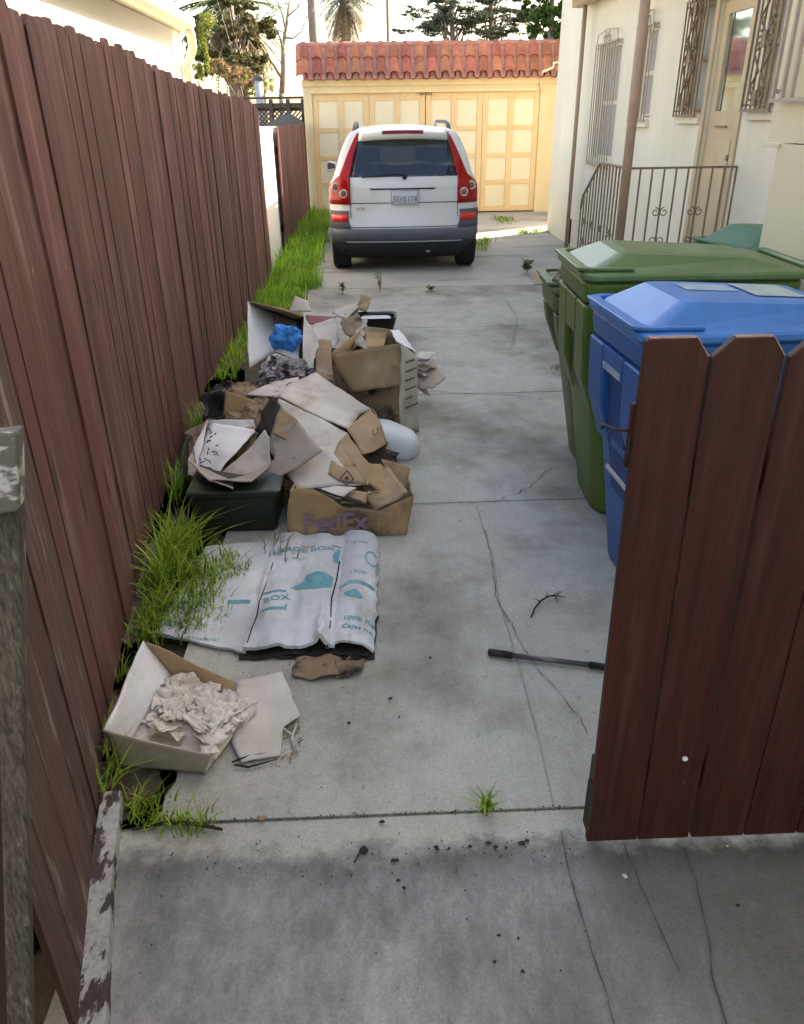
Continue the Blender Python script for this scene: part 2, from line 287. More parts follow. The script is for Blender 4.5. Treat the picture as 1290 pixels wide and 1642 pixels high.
def tag(o, label=None, cat=None, group=None, kind=None):
    for k, v in (('label', label), ('category', cat), ('group', group), ('kind', kind)):
        if v: o[k] = v
    return o
def thing(name, label, cat, loc=(0, 0, 0), group=None):
    o = bpy.data.objects.new(name, None); COL.objects.link(o); o.location = loc; o.empty_display_size = .1
    return tag(o, label, cat, group)
def place(root):
    """children are built in world coordinates: keep them there under a root that sits at the thing's base"""
    bpy.context.view_layer.update()
    for c in root.children:
        c.matrix_parent_inverse = root.matrix_world.inverted()
def copy_tree(o, parent=None):
    c = o.copy(); COL.objects.link(c)
    if parent: c.parent = parent
    for ch in list(o.children): copy_tree(ch, c)
    return c
def nz(p, s=1.0, seed=0): return noise.noise(Vector((p[0]*s+seed*7.1, p[1]*s+seed*3.3, p[2]*s+seed*1.7)))
def text(body, m, parent, org, ux, uy, size, name='lettering', drape=None, bold=.0):
    cu = bpy.data.curves.new(name, 'FONT'); cu.body = body; cu.size = size; cu.offset = bold; cu.resolution_u = 2
    t = bpy.data.objects.new(name, cu); COL.objects.link(t); bpy.context.view_layer.update()
    me = bpy.data.meshes.new_from_object(t.evaluated_get(bpy.context.evaluated_depsgraph_get())); bpy.data.objects.remove(t)
    org = Vector(org); ux = Vector(ux).normalized(); uy = Vector(uy).normalized()
    if drape:
        bm = bmesh.new(); bm.from_mesh(me); bmesh.ops.subdivide_edges(bm, edges=[e for e in bm.edges if e.calc_length() > size*.12], cuts=2); bmesh.ops.triangulate(bm, faces=bm.faces); bm.to_mesh(me); bm.free()
    for v in me.vertices:
        p = org+ux*v.co.x+uy*v.co.y
        v.co = drape(p) if drape else p
    me.materials.clear(); me.materials.append(m); me.update()
    o = bpy.data.objects.new(name, me); COL.objects.link(o); o.parent = parent
    if not me.polygons: bpy.data.objects.remove(o); return None
    return o
def interp(tab, t):
    if t <= tab[0][0]:
        a, b = tab[0], tab[1]
    elif t >= tab[-1][0]:
        a, b = tab[-2], tab[-1]
    else:
        for a, b in zip(tab, tab[1:]):
            if a[0] <= t <= b[0]: break
    f = (t-a[0])/(b[0]-a[0]); return a[1]+(b[1]-a[1])*f

# ------------------------------------------------------------------ setting: ground, driveway
g = MB().box(-150, 150, -60, 300, -.5, -.03).build('ground', M['soil']); tag(g, kind='structure')
dw = MB(); far = MB()
ys = [1.497, 3.41, 5.09, 7.0, 8.9, 10.8, 12.7, 14.6, 16.6]
def slab(mb, x0, x1, y0, y1, z0=-.15, z1=0.0):
    nx = max(1, int((x1-x0)/.12)); ny = max(1, int((y1-y0)/.12))
    def top(u, v):
        x = x0+(x1-x0)*u; y = y0+(y1-y0)*v
        return (x, y, z1+.003*nz((x, y, 0), 2.0)-.004)
    mb.grid(top, nx, ny)
    mb.add([(x0, y0, z0), (x1, y0, z0), (x1, y0, z1-.002), (x0, y0, z1-.002)], [(0, 1, 2, 3)])
    mb.add([(x0, y1, z0), (x1, y1, z0), (x1, y1, z1-.002), (x0, y1, z1-.002)], [(3, 2, 1, 0)])
    mb.add([(x0, y0, z0), (x0, y1, z0), (x0, y1, z1-.002), (x0, y0, z1-.002)], [(0, 1, 2, 3)])
slab(dw, -.75, 5.5, -4, ys[0]-.005)
xl = [-.72, -.80, -.88, -.80, -.78, -.78, -.78, -.8]
for i in range(8):
    slab(dw if i < 4 else far, xl[i], 5.5, ys[i]+(.005 if i == 0 else .002), ys[i+1]-.002 if i else ys[i+1]-.002)
o = dw.build('driveway', M['concrete'], sm=False); tag(o, kind='structure'); DW = o
o = far.build('driveway', M['concrete_far']); tag(o, kind='structure')
AP = DW

def crack(pts, wd, m, parent, name='crack', jit=.01, seed=1):
    mb = MB(); P = []
    rnd = random.Random(seed)
    for a, b in zip(pts, pts[1:]):
        a = Vector(a); b = Vector(b); n = max(2, int((b-a).length/.025))
        for i in range(n): P.append(a+(b-a)*i/n)
    P.append(Vector(pts[-1])); vs = []
    for i, p in enumerate(P):
        d = (P[min(i+1, len(P)-1)]-P[max(0, i-1)]).normalized(); nrm = Vector((-d.y, d.x, 0))
        q = p+nrm*rnd.uniform(-jit, jit); ww = wd*rnd.uniform(.3, 1.3)
        vs += [(q+nrm*ww/2), (q-nrm*ww/2)]
    mb.add([(v.x, v.y, .0022+.003*nz((v.x, v.y, 0), 2.0)) for v in vs], [(2*i, 2*i+1, 2*i+3, 2*i+2) for i in range(len(P)-1)])
    o = mb.build(name, m, parent); return o
def gp(*pp): return [at(x, y, z=0) for x, y in pp]
crack(gp((765, 812), (792, 900), (800, 960), (837, 1083), (868, 1200), (888, 1290)), .0035, M['faintcrack'], DW, jit=.0015)
crack(gp((778, 850), (790, 905), (795, 960), (820, 1000), (838, 1040), (868, 1080), (905, 1120), (930, 1150), (945, 1178)), .003, M['crack'], DW, jit=.006, seed=2)
crack(gp((668, 626), (760, 632), (815, 633), (870, 640)), .006, M['crack'], DW, jit=.012, seed=3)
crack(gp((790, 806), (850, 782), (890, 745)), .004, M['crack'], DW, jit=.012, seed=4)
crack(gp((735, 470), (812, 480), (830, 510), (820, 560)), .006, M['faintcrack'], DW, jit=.012, seed=5)
crack(gp((660, 810), (765, 806), (800, 804)), .0035, M['crack'], DW, jit=.004, seed=6)
crack(gp((900, 1335), (912, 1392), (938, 1490), (975, 1600), (985, 1642), (1000, 1720)), .004, M['softcrack'], AP, jit=.002, seed=7)
crack(gp((1100, 1360), (1122, 1440), (1138, 1500), (1142, 1560), (1165, 1642), (1180, 1720)), .004, M['crack'], AP, jit=.004, seed=8)
crack(gp((1000, 1352), (1040, 1450), (1090, 1560)), .003, M['softcrack'], AP, jit=.002, seed=9)

# ------------------------------------------------------------------ fences
FX = [(.9, -.66), (1.0, -.69), (2.0, -.925), (3.0, -1.06), (4.0, -1.15), (5.4, -1.24), (9.4, -1.22)]
FT = [(.9, 2.0), (2.6, 2.0), (3.3, 2.01), (4.2, 2.015), (5.0, 1.985), (6.2, 1.925), (7.5, 1.90), (8.6, 1.885), (9.1, 1.86), (9.5, 1.78)]
def board(mb, p0, p1, z0, z1, th=.018, ear=.03, lean=0.0, nrm=None, back=0):
    """one vertical dog-eared board between two ground points"""
    p0 = Vector(p0); p1 = Vector(p1); d = (p1-p0); L = d.length; d.normalize(); n = nrm or Vector((-d.y, d.x, 0))
    prof = [(0, z0), (L, z0), (L, z1-ear), (L-ear, z1), (ear, z1), (0, z1-ear)]
    nzs = 5; vs = []
    poly = [Vector((p0.x, p0.y, 0))+d*(s+lean*(z-z0)/max(.1, (z1-z0)))+Vector((0, 0, z))+n*back for s, z in prof]
    mb.prism(poly, n*-th)
fence = thing('wooden_fence', 'long tall red-brown board fence with rounded tops beside the rubbish pile', 'fence', (-.66, .9, 0))
mb = MB(); mw = MB(); y = .95; k = 0; rnd = random.Random(5)
while y < 9.35:
    wd = rnd.choice((.135, .14, .14, .145, .12)) ; y1 = y+wd
    x0 = interp(FX, y); x1 = interp(FX, y1); z1 = interp(FT, y)+rnd.uniform(-.012, .012)
    p0 = Vector((x0, y, 0)); p1 = Vector((x1, y1, 0)); bk = rnd.uniform(-.006, .006)
    board(mw if y < 1.75 else mb, p0, p1, .015+rnd.uniform(0, .02), z1, ear=.032, lean=rnd.uniform(-.006, .006), back=bk, nrm=Vector((-.97, .25, 0)).normalized() if y < 2 else Vector((-1, .08, 0)).normalized())
    y = y1+rnd.choice((.002, .004, .006, .009)); k += 1
mb.build('board_panel', M['fence'], fence); mw.build('board_panel', M['fence_weathered'], fence, ).__setitem__('label', 'grey weathered boards nearest the open gate')
for zz in (.25, 1.0, 1.7):
    rb = MB()
    pts = [(interp(FX, q)-.055, q, zz) for q in [.97+i*.6 for i in range(15)]]
    for a, b in zip(pts, pts[1:]):
        rb.prism([(a[0], a[1], zz-.045), (b[0], b[1], zz-.045), (b[0], b[1], zz+.045), (a[0], a[1], zz+.045)], (-.038, 0, 0))
    rb.build('rail', M['fence_dark'], fence)
for q in (1.2, 3.6, 6.0, 8.4):
    xx = interp(FX, q)-.2; MB().box(xx, xx+.09, q-.045, q+.045, -.1, 1.75).build('post', M['fence_dark'], fence)
place(fence)
f2 = thing('wooden_fence', 'low red-brown board fence reaching from the end of the tall fence to the garage', 'fence', (-1.3, 11.5, 0))
mb = MB(); y = 11.45
while y < 16.3:
    y1 = y+.14; x0 = -1.25-(y-9.5)*.0; board(mb, (x0, y, 0), (x0, y1, 0), .02, 1.635+rnd.uniform(-.008, .008), ear=.02, back=rnd.uniform(-.004, .004), nrm=Vector((-1, 0, 0))); y = y1+.004
mb.build('board_panel', M['fence'], f2)
MB().box(-1.32, -1.275, 11.46, 16.3, .3, .38).box(-1.32, -1.275, 11.46, 16.3, 1.3, 1.38).build('rail', M['fence_dark'], f2)
place(f2)

gw = thing('sun_patch_wall', 'low white wall added between the tall brown fence and the low brown fence to whiten the sun patch', 'wall', (-1.35, 10.5, 0))  # white wall added in the fence gap so the sun patch reads white
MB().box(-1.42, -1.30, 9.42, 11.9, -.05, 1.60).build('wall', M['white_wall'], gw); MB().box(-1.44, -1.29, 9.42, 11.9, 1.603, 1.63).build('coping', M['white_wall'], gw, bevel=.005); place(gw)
# grey lattice fence behind
lf = thing('lattice_fence', 'grey weathered fence with lattice top rising behind the low brown fence', 'fence', (-1.9, 17, 0))
MB().box(-4.2, -1.27, 16.95, 17.06, 2.07, 2.11).build('cap_rail', M['grey_wood'], lf)
MB().box(-4.2, -1.27, 16.98, 17.03, 1.93, 2.0).build('rail', M['grey_wood'], lf)
for xx in (-4.0, -3.3, -2.6, -1.95, -1.62, -1.33): MB().box(xx, xx+.07, 16.94, 17.04, 0, 2.065).build('post', M['grey_wood'], lf)
mb = MB()
for i in range(-3, 34):
    for sgn in (1, -1):
        x0 = -4.15+i*.085; z0, z1 = 1.52, 1.86; dx = (z1-z0)*sgn
        a = Vector((x0 if sgn > 0 else x0, 17.0+.008*sgn, z0)); b = Vector((x0+dx, 17.0+.008*sgn, z1))
        d = (b-a).normalized(); n = Vector((-d.z, 0, d.x))*.012
        mb.prism([a-n, b-n, b+n, a+n], (0, .006, 0))
mb.build('lattice', M['grey_wood'], lf)
MB().box(-4.2, -1.3, 17.06, 17.09, 0, 1.52).build('board_panel', M['grey_wood'], lf)
MB().box(-4.2, -1.3, 17.10, 17.12, 1.86, 1.93).build('rail', M['grey_wood'], lf)
place(lf)
sh = thing('lean_to_shed', 'small dark pitched shed roof poking up in front of the lattice fence', 'shed', (-1.6, 16.6, 0))
MB().prism([(-1.95, 16.5, 1.60), (-1.27, 16.5, 1.62), (-1.27, 16.5, 1.66), (-1.55, 16.5, 1.82), (-1.95, 16.5, 1.66)], (0, .35, 0)).build('roof', M['roofdark'], sh)
MB().box(-1.92, -1.29, 16.52, 16.8, 0, 1.6).build('wall', M['fence_dark'], sh); place(sh)

# ------------------------------------------------------------------ left foreground gate leaf (leaning, weathered)
gl = thing('gate_leaf', 'grey weathered gate leaf leaning open at the near end of the tall fence', 'gate', (-.6, .57, 0))
B = Vector((-.597, .565, 0)); T = Vector((-.452, .915, 1.315)); ax = (T-B).normalized(); L = (T-B).length+.05
side = Vector((-.93, -.30, 0)).normalized(); nn = ax.cross(side).normalized()
if nn.dot(Vector((0, -1, 0))) < 0: nn = -nn
def gbox(mb, s0, s1, t0, t1, d0, d1):
    c = [B+side*s+ax*t+nn*d for d in (d0, d1) for s, t in ((s0, t0), (s1, t0), (s1, t1), (s0, t1))]
    mb.add(c, [(0, 1, 2, 3), (7, 6, 5, 4), (0, 4, 5, 1), (1, 5, 6, 2), (2, 6, 7, 3), (3, 7, 4, 0)])
mb = MB(); gbox(mb, 0, .032, 0, L-.10, 0, .045); mb.build('stile', M['grey_wood'], gl, bevel=.004)
mb = MB(); gbox(mb, 0, .8, L-.098, L, -.003, .062); mb.build('top_rail', M['peel_grey'], gl, bevel=.004)
mb = MB(); gbox(mb, .034, .8, .25, .34, 0, .04); mb.build('rail', M['grey_wood'], gl, bevel=.004)
for i in range(5):
    mb = MB(); gbox(mb, .034+i*.15, .034+i*.15+.145, .03, L-.1, -.024, -.004); mb.build('board', M['fence_dark'], gl)
place(gl)
pl = thing('timber_plank', 'loose plank with peeling white paint lying along the near foot of the fence', 'plank', (-.72, 1.2, 0))
mb = MB()
prof = [(at(165, 1300, z=.0), at(197, 1296, z=.0)), (at(172, 1240, z=0), at(200, 1290, z=0))]
def pk(u, v):
    y = .72+.86*v; xi = interp([(.7, -.62), (.98, -.681), (1.55, -.797)], y); xo = interp([(.7, -.545), (.975, -.607), (1.285, -.687), (1.554, -.742)], y)
    x = xi+(xo-xi)*u+.003*nz((0, y*9, u), 1); return (x, y, .042+.004*nz((x, y, 0), 8))
mb.grid(pk, 3, 26); o = mb.build('plank', M['peel'], pl, solid=.05, weld=.0001, off=-1); place(pl)

# ------------------------------------------------------------------ right foreground gate
gt = thing('picket_gate', 'dark brown dog-eared board gate standing at the mouth of the driveway', 'gate', (.52, 1.37, 0))
gx = [(.512, .644), (.648, .780), (.788, .925), (.929, 1.066), (1.070, 1.205), (1.209, 1.345)]
tops = [1.335, 1.334, 1.332, 1.331, 1.33, 1.33]
for i, ((a, b), tz) in enumerate(zip(gx, tops)):
    mb = MB(); a2, b2 = (.494, .615) if i == 0 else ((.622, .758) if i == 1 else ((.769, .905) if i == 2 else (a-.018, b-.02)))
    z0 = .012; e = .036
    el = e if i else .004
    pts = [(a, z0), (b, z0), (b2+.003, 1.15), (b2, tz-e), (b2-e*.8, tz), (a2+el, tz), (a2, tz-el), (a2, 1.15)]
    mb.prism([(x, 1.372, z) for x, z in pts], (0, .019, 0)); o = mb.build('board', M['gate'], gt, bevel=.0025)
    if tz:
        t2 = MB(); t2.prism([(x, 1.3735, z) for x, z in ((a2+el+.002, tz+.0005), (b2-e*.8, tz+.0005), (b2-e*.8, tz+.0025), (a2+el+.002, tz+.0025))], (0, .016, 0))
        t2.prism([(x, 1.3735, z) for x, z in ((b2-e*.8+.002, tz+.0005), (b2-.001, tz-e+.001), (b2+.001, tz-e+.002), (b2-e*.8+.003, tz+.0025))], (0, .016, 0)); t2.build('worn_edge', M['raw_edge'], o)
for zz in (.22, 1.05):
    MB().box(.515, 1.36, 1.393, 1.43, zz-.045, zz+.045).build('rail', M['gate'], gt, bevel=.003)
mb = MB().box(.490, .503, 1.393, 1.405, 1.07, 1.205); mb.build('edge_strip', M['gate'], gt, bevel=.003)
mb = MB().box(.503, .512, 1.365, 1.40, .06, .21); mb.build('edge_strip', M['twig'], gt, bevel=.002)
a = at(1018, 686, y=1.41); b = at(966, 686, y=1.42); c = at(985, 688, y=1.41)
MB().tube([a, at(1005, 690, y=1.41), c, b+Vector((.002, .02, 0)), b], .0035, 8).build('latch_rod', M['blackp'], gt, sm=True)
MB().box(.491, .503, 1.386, 1.393, 1.09, 1.15).build('latch_plate', M['blackp'], gt)
p = at(1099, 1217, y=1.368)
mb = MB(); mb.loft([[p+Vector((math.cos(t)*.007*r, -dd, math.sin(t)*.006*r)) for t in [k*math.pi/5 for k in range(10)]] for r, dd in ((1, -.003), (1, .002), (.6, .004))]); mb.build('paint_blob', M['peel_white'], gt)
place(gt)

# ------------------------------------------------------------------ wheeled bins
def rrect(cx, cy, hx, hy, r, z, n=5):
    pts = []
    for qx, qy, a0 in ((1, 1, 0), (-1, 1, 90), (-1, -1, 180), (1, -1, 270)):
        for i in range(n+1):
            t = R(a0+90*i/n); pts.append((cx+qx*(hx-r)+r*math.cos(t), cy+qy*(hy-r)+r*math.sin(t), z))
    return pts
def make_bin(label, bm_, lm, dm, kind_w=.60, D=.82, Hr=1.02, front=.16, lidz=.13, handle=True, bar=True):
    """front faces -x, origin at ground centre of the front rim edge"""
    t = thing('wheeled_bin', label, 'bin')
    W2 = kind_w/2; mb = MB(); rings = []
    for z, fx, w_, r in ((0, front, W2-.045, .15), (.02, front-.005, W2-.036, .16), (.35, front*.70, W2-.034, .12), (.60, front*.48, W2-.030, .09), (.80, front*.30, W2-.028, .06), (Hr-.09, front*.22, W2-.020, .055)):
        x1 = D-.02-.13*(1-z/Hr); rings.append(rrect((fx+x1)/2, 0, (x1-fx)/2, w_, r, z))
    mb.loft(rings)
    body = mb.build('body', bm_, t, sm=True); 
    try:
        body.data.polygons.foreach_set('use_smooth', [abs(p.normal.z) < .9 for p in body.data.polygons])
    except Exception: pass
    # rolled rim
    rg = []
    for z, e in ((Hr-.095, -.018), (Hr-.088, .014), (Hr-.03, .022), (Hr-.012, .022), (Hr, .012), (Hr, -.01)):
        rg.append(rrect(D/2+.012, 0, D/2-.012+e, W2-.016+e, .07, z))
    MB().loft(rg).build('rim', bm_, t, sm=True, bevel=.003)
    # upper grab shoulder on the front, hanging below the rim, and the recess, a plate in shade colour, with its bar
    rc = MB()
    for z0, z1 in ((.60, .86),):
        rc.prism([(front*.30-.012, -.10, z1), (front*.30-.012, .10, z1), (front*.44-.008, .09, z0), (front*.44-.008, -.09, z0)], (.012, 0, 0))
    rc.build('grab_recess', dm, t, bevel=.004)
    sh_ = MB()
    def shoulder(sgn):
        y0, y1 = (.105, W2-.028) if sgn > 0 else (-W2+.028, -.105)
        ys_ = (y0+y1)/2
        sh_.loft([[(front*.22+.03, y0, Hr-.10), (front*.22-.030, y0, Hr-.10), (front*.22-.030, y1-.01, Hr-.10), (front*.22+.03, y1, Hr-.10)],
                  [(front*.30+.03, y0, .72), (front*.30-.028, y0, .72), (front*.30-.028, y1-.012, .72), (front*.30+.03, y1-.004, .72)],
                  [(front*.50+.03, y0, .54), (front*.50+.002, y0, .54), (front*.50+.002, y1-.022, .54), (front*.50+.03, y1-.012, .54)]])
    for sg_ in (1, -1):
        sh_ = MB(); shoulder(sg_); sh_.build('front_shoulder', bm_, t, bevel=.012, seg=3, sm=False)
    MB().loft([[(front*.22+.03, -.104, Hr-.10), (front*.22-.030, -.104, Hr-.10), (front*.22-.030, .104, Hr-.10), (front*.22+.03, .104, Hr-.10)], [(front*.27+.03, -.104, .865), (front*.27-.029, -.104, .865), (front*.27-.029, .104, .865), (front*.27+.03, .104, .865)]]).build('grab_bar', bm_, t, bevel=.008)
    if bar:
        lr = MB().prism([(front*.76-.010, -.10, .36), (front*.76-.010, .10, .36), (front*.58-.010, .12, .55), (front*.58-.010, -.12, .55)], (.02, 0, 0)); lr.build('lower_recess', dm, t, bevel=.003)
        MB().tube([(front*.7-.012, -.13, .44), (front*.7-.012, .13, .44)], .012, 10).build('catch_bar', M['grey_plastic'], t, sm=True)
    # wheels
    for s in (-1, 1):
        ty = [(.0, .10), (.02, .125), (.045, .125), (.06, .10)]
        wl = MB(); rr = []
        for yy, rad in ty: rr.append([(D-.07+rad*math.cos(a_*math.pi/10), s*(W2-.09)+yy*s, .125+rad*math.sin(a_*math.pi/10)) for a_ in range(20)])
        wl.loft(rr); wl.build('wheel', M['blackp'], t, sm=False)
    # lid: skirt, sloping facets up to a plateau
    rg = []
    for z, e, r in ((Hr+.004, .030, .08), (Hr+.012, .036, .085), (Hr+.028, .034, .085), (Hr+.036, .024, .08), (Hr+.040, -.010, .07)):
        rg.append(rrect(D/2+.01, 0, D/2-.01+e, W2-.015+e, r, z))
    x0, x1 = .09, D-.12
    def ring(xa, xb, yy, z0_, z1_, r):
        q = rrect((xa+xb)/2, 0, (xb-xa)/2, yy, r, 0); return [(a_, b_, z0_+(z1_-z0_)*(a_-xa)/(xb-xa)) for a_, b_, _ in q]
    rg.append(ring(.028, D-.05, W2-.045, Hr+.043, Hr+.043, .05))
    rg.append(ring(.155, D-.14, W2-.125, Hr+lidz, Hr+lidz-.03, .035))
    rg.append(ring(.20, D-.18, W2-.16, Hr+lidz+.006, Hr+lidz-.022, .03))
    lidd = MB().loft(rg).build('lid', lm, t, sm=False, bevel=.006, seg=3)
    # front lip on the lid with thumb pegs
    lp = MB(); lp.prism([(-.034, -W2+.06, Hr+.0415), (.03, -W2+.03, Hr+.0415), (.20, -W2+.018, Hr+.0415), (.20, -W2+.05, Hr+.0415), (.03, -W2+.06, Hr+.0415), (.012, -W2+.09, Hr+.0415), (.012, W2-.09, Hr+.0415), (.03, W2-.06, Hr+.0415), (.12, W2-.05, Hr+.0415), (.03, W2-.03, Hr+.0415), (-.034, W2-.06, Hr+.0415)], (0, 0, .014))
    lp.build('lip', lm, lidd, bevel=.004)
    hn = MB().tube([(D-.02, -W2+.06, Hr+.015), (D+.05, -W2+.05, Hr+.03), (D+.07, -W2+.08, Hr+.035), (D+.07, W2-.08, Hr+.035), (D+.05, W2-.05, Hr+.03), (D-.02, W2-.06, Hr+.015)], .016, 10)
    hn.build('handle', lm, t, sm=True)
    return t, lidd
def setbin(t, x, y, rz, s=1.0): t.location = (x, y, 0); t.rotation_euler = (0, 0, R(rz)); t.scale = (s, s, s)
blue, bl = make_bin('blue wheeled bin with stickers on its lid, half hidden behind the brown gate', M['blue_bin'], M['blue_lid'], M['shade_blue'], .62, .86, 1.06, front=.14, lidz=.115)
setbin(blue, .85, 2.70, 3, .98)
MB().prism([(-.0+.045, -.09, .9), (.045, .09, .9), (.048, .09, .875), (.048, -.09, .875)], (-.044, 0, 0)).build('sticker', M['sticker'], blue)
z1 = 1.06+.115+.0085
s1 = MB().grid(lambda u, v: (.24+.20*u, -.02+.12*v, z1-.028*(.24+.2*u-.2)/.46), 2, 2).build('sticker', M['sticker'], bl); s1['label'] = 'small scuffed sticker'
s2 = MB().grid(lambda u, v: (.46+.19*u, -.10+.22*v, z1+.002-.028*(.46+.19*u-.2)/.46), 2, 2).build('sticker', M['sticker2'], bl); s2['label'] = 'large pale green sticker'
green, grl = make_bin('large clean green wheeled bin with closed lid directly behind the blue bin', M['green_bin'], M['green_lid'], M['shade_green'], .64, .90, 1.13, front=.16, bar=False, lidz=.10)
setbin(green, .87, 3.47, -2, .97)
g2, g2l = make_bin('faded green wheeled bin with cords on its rim, farthest of the row and mostly hidden', M['old_green'], M['old_green'], M['shade_green'], .50, .7, .92, front=.20, lidz=.04, bar=False)
setbin(g2, .89, 4.02, -3)
tl, tll = make_bin('pale teal-lidded wheeled bin half hidden by the cream wall corner', M['old_green'], M['teal_lid'], M['shade_green'], .6, .8, .98, bar=False)
setbin(tl, 2.02, 4.62, 12)
cb = thing('cord_bundle', 'tangle of thin pale cords lying over the far green bin', 'cord', (.9, 3.9, .93)); mb = MB(); rnd = random.Random(3)
for i in range(12):
    a = at(918+rnd.uniform(-8, 6), 425+rnd.uniform(-6, 14), y=3.72); b = at(884+rnd.uniform(-6, 10), 452+rnd.uniform(-14, 10), y=3.9); m_ = (a+b)/2+Vector((0, 0, rnd.uniform(.0, .05)))
    a.z = max(a.z, .98); b.z = max(b.z, .96)
    mb.tube([a, a*.6+m_*.4+Vector((0, 0, .01)), m_, b*.6+m_*.4, b], .003, 5)
mb.build('cord', M['card_light'], cb, sm=True); place(cb)

# ------------------------------------------------------------------ house on the right
def wall_x(mb, X0, X1, yc, zc, holes):
    """wall in the y-z plane made of rectangles, leaving the holes (y0,y1,z0,z1) open"""
    for a, b in zip(yc, yc[1:]):
        for c, d in zip(zc, zc[1:]):
            my, mz = (a+b)/2, (c+d)/2
            if any(h[0] < my < h[1] and h[2] < mz < h[3] for h in holes): continue
            mb.box(X0, X1, a, b, c, d)
house = thing('stucco_house', 'cream stucco house with ironwork over its windows and a small railed porch', 'house', (2.9, 8, 0))
WX = 2.9
wins = [(10.10, 11.00, 1.20, 2.48), (8.88, 9.38, 1.66, 2.52), (7.47, 7.94, 1.70, 2.58), (6.02, 6.44, 1.73, 2.60)]
door = (6.70, 7.36, .42, 2.52)
holes = wins+[door]
yc = sorted({4.0, 11.9}|{h[0] for h in holes}|{h[1] for h in holes}); zc = sorted({-.1, 5.2}|{h[2] for h in holes}|{h[3] for h in holes})
mb = MB(); wall_x(mb, WX, WX+.2, yc, zc, holes)
def dedupe(mb):
    """weld a box-built wall and drop its inner faces"""
    me = bpy.data.meshes.new('t'); me.from_pydata(mb.v, [], mb.f); bm = bmesh.new(); bm.from_mesh(me); bmesh.ops.remove_doubles(bm, verts=bm.verts, dist=1e-4)
    seen = {}; 
    for f in bm.faces: seen.setdefault(tuple(sorted(v.index for v in f.verts)), []).append(f)
    bm.verts.index_update()
    seen = {}
    for f in bm.faces: seen.setdefault(tuple(sorted(v.index for v in f.verts)), []).append(f)
    bmesh.ops.delete(bm, geom=[f for l in seen.values() if len(l) > 1 for f in l], context='FACES')
    bm.verts.index_update(); out = MB(); out.v = [tuple(v.co) for v in bm.verts]; out.f = [tuple(v.index for v in f.verts) for f in bm.faces]; bm.free(); return out
# T-junctions are harmless here, the pieces share full edges on the cut grid
mb = dedupe(mb); mb.build('wall', M['cream'], house)
for wb_ in ((WX, WX+.2, 11.9, 13.45, -.1, 3.9), (3.1, 9, 13.25, 13.45, -.1, 3.9), (3.1, 9, 11.7, 11.9, -.1, 5.2), (3.1, 9, -6, -5.8, -.1, 5.2)): MB().box(*wb_).build('wall', M['cream'], house)
for wb_ in ((2.5, 9.2, -6.2, 11.9, 5.2, 5.35), (2.5, 9.2, 11.905, 13.45, 3.9, 4.0)): MB().box(*wb_).build('roof', M['shingle'], house)  # unseen roofs; rear part set lower to let sun onto the white wall
# near projection with its ledge
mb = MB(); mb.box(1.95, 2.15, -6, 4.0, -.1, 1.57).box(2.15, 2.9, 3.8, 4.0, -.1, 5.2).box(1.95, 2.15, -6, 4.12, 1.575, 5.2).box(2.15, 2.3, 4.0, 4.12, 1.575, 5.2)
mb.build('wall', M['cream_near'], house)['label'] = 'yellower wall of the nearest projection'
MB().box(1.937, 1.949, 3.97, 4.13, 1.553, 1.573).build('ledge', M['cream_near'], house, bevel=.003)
def window(h, parent, frame='trim', deep=.07, glass='curtain'):
    y0, y1, z0, z1 = h
    fr = MB().box(WX+deep-.02, WX+deep+.03, y0, y0+.045, z0, z1).box(WX+deep-.02, WX+deep+.03, y1-.045, y1, z0, z1).box(WX+deep-.02, WX+deep+.03, y0+.045, y1-.045, z0, z0+.05).box(WX+deep-.02, WX+deep+.03, y0+.045, y1-.045, z1-.05, z1).box(WX+deep-.018, WX+deep+.028, y0+.045, y1-.045, (z0+z1)/2-.02, (z0+z1)/2+.02).build('window', M[frame], parent)
    MB().box(WX+deep+.0, WX+deep+.012, y0+.04, y1-.04, z0+.045, z1-.045).build('pane', M[glass], fr)
    MB().box(WX-.045, WX+deep-.02, y0-.04, y1+.04, z0-.075, z0-.003).build('sill', M['cream'], fr, bevel=.006)
    return fr
def scroll(mb, c, r, a0, sgn, plane, turns=1.25, rad=.006, n=16):
    pts = []
    for i in range(n+1):
        t = i/n; rr = r*(1-.75*t); an = a0+sgn*turns*2*math.pi*t
        u = rr*math.cos(an); v = rr*math.sin(an); pts.append((c[0], c[1]+u, c[2]+v) if plane == 'yz' else (c[0]+u, c[1], c[2]+v))
    mb.tube(pts, rad, 5)
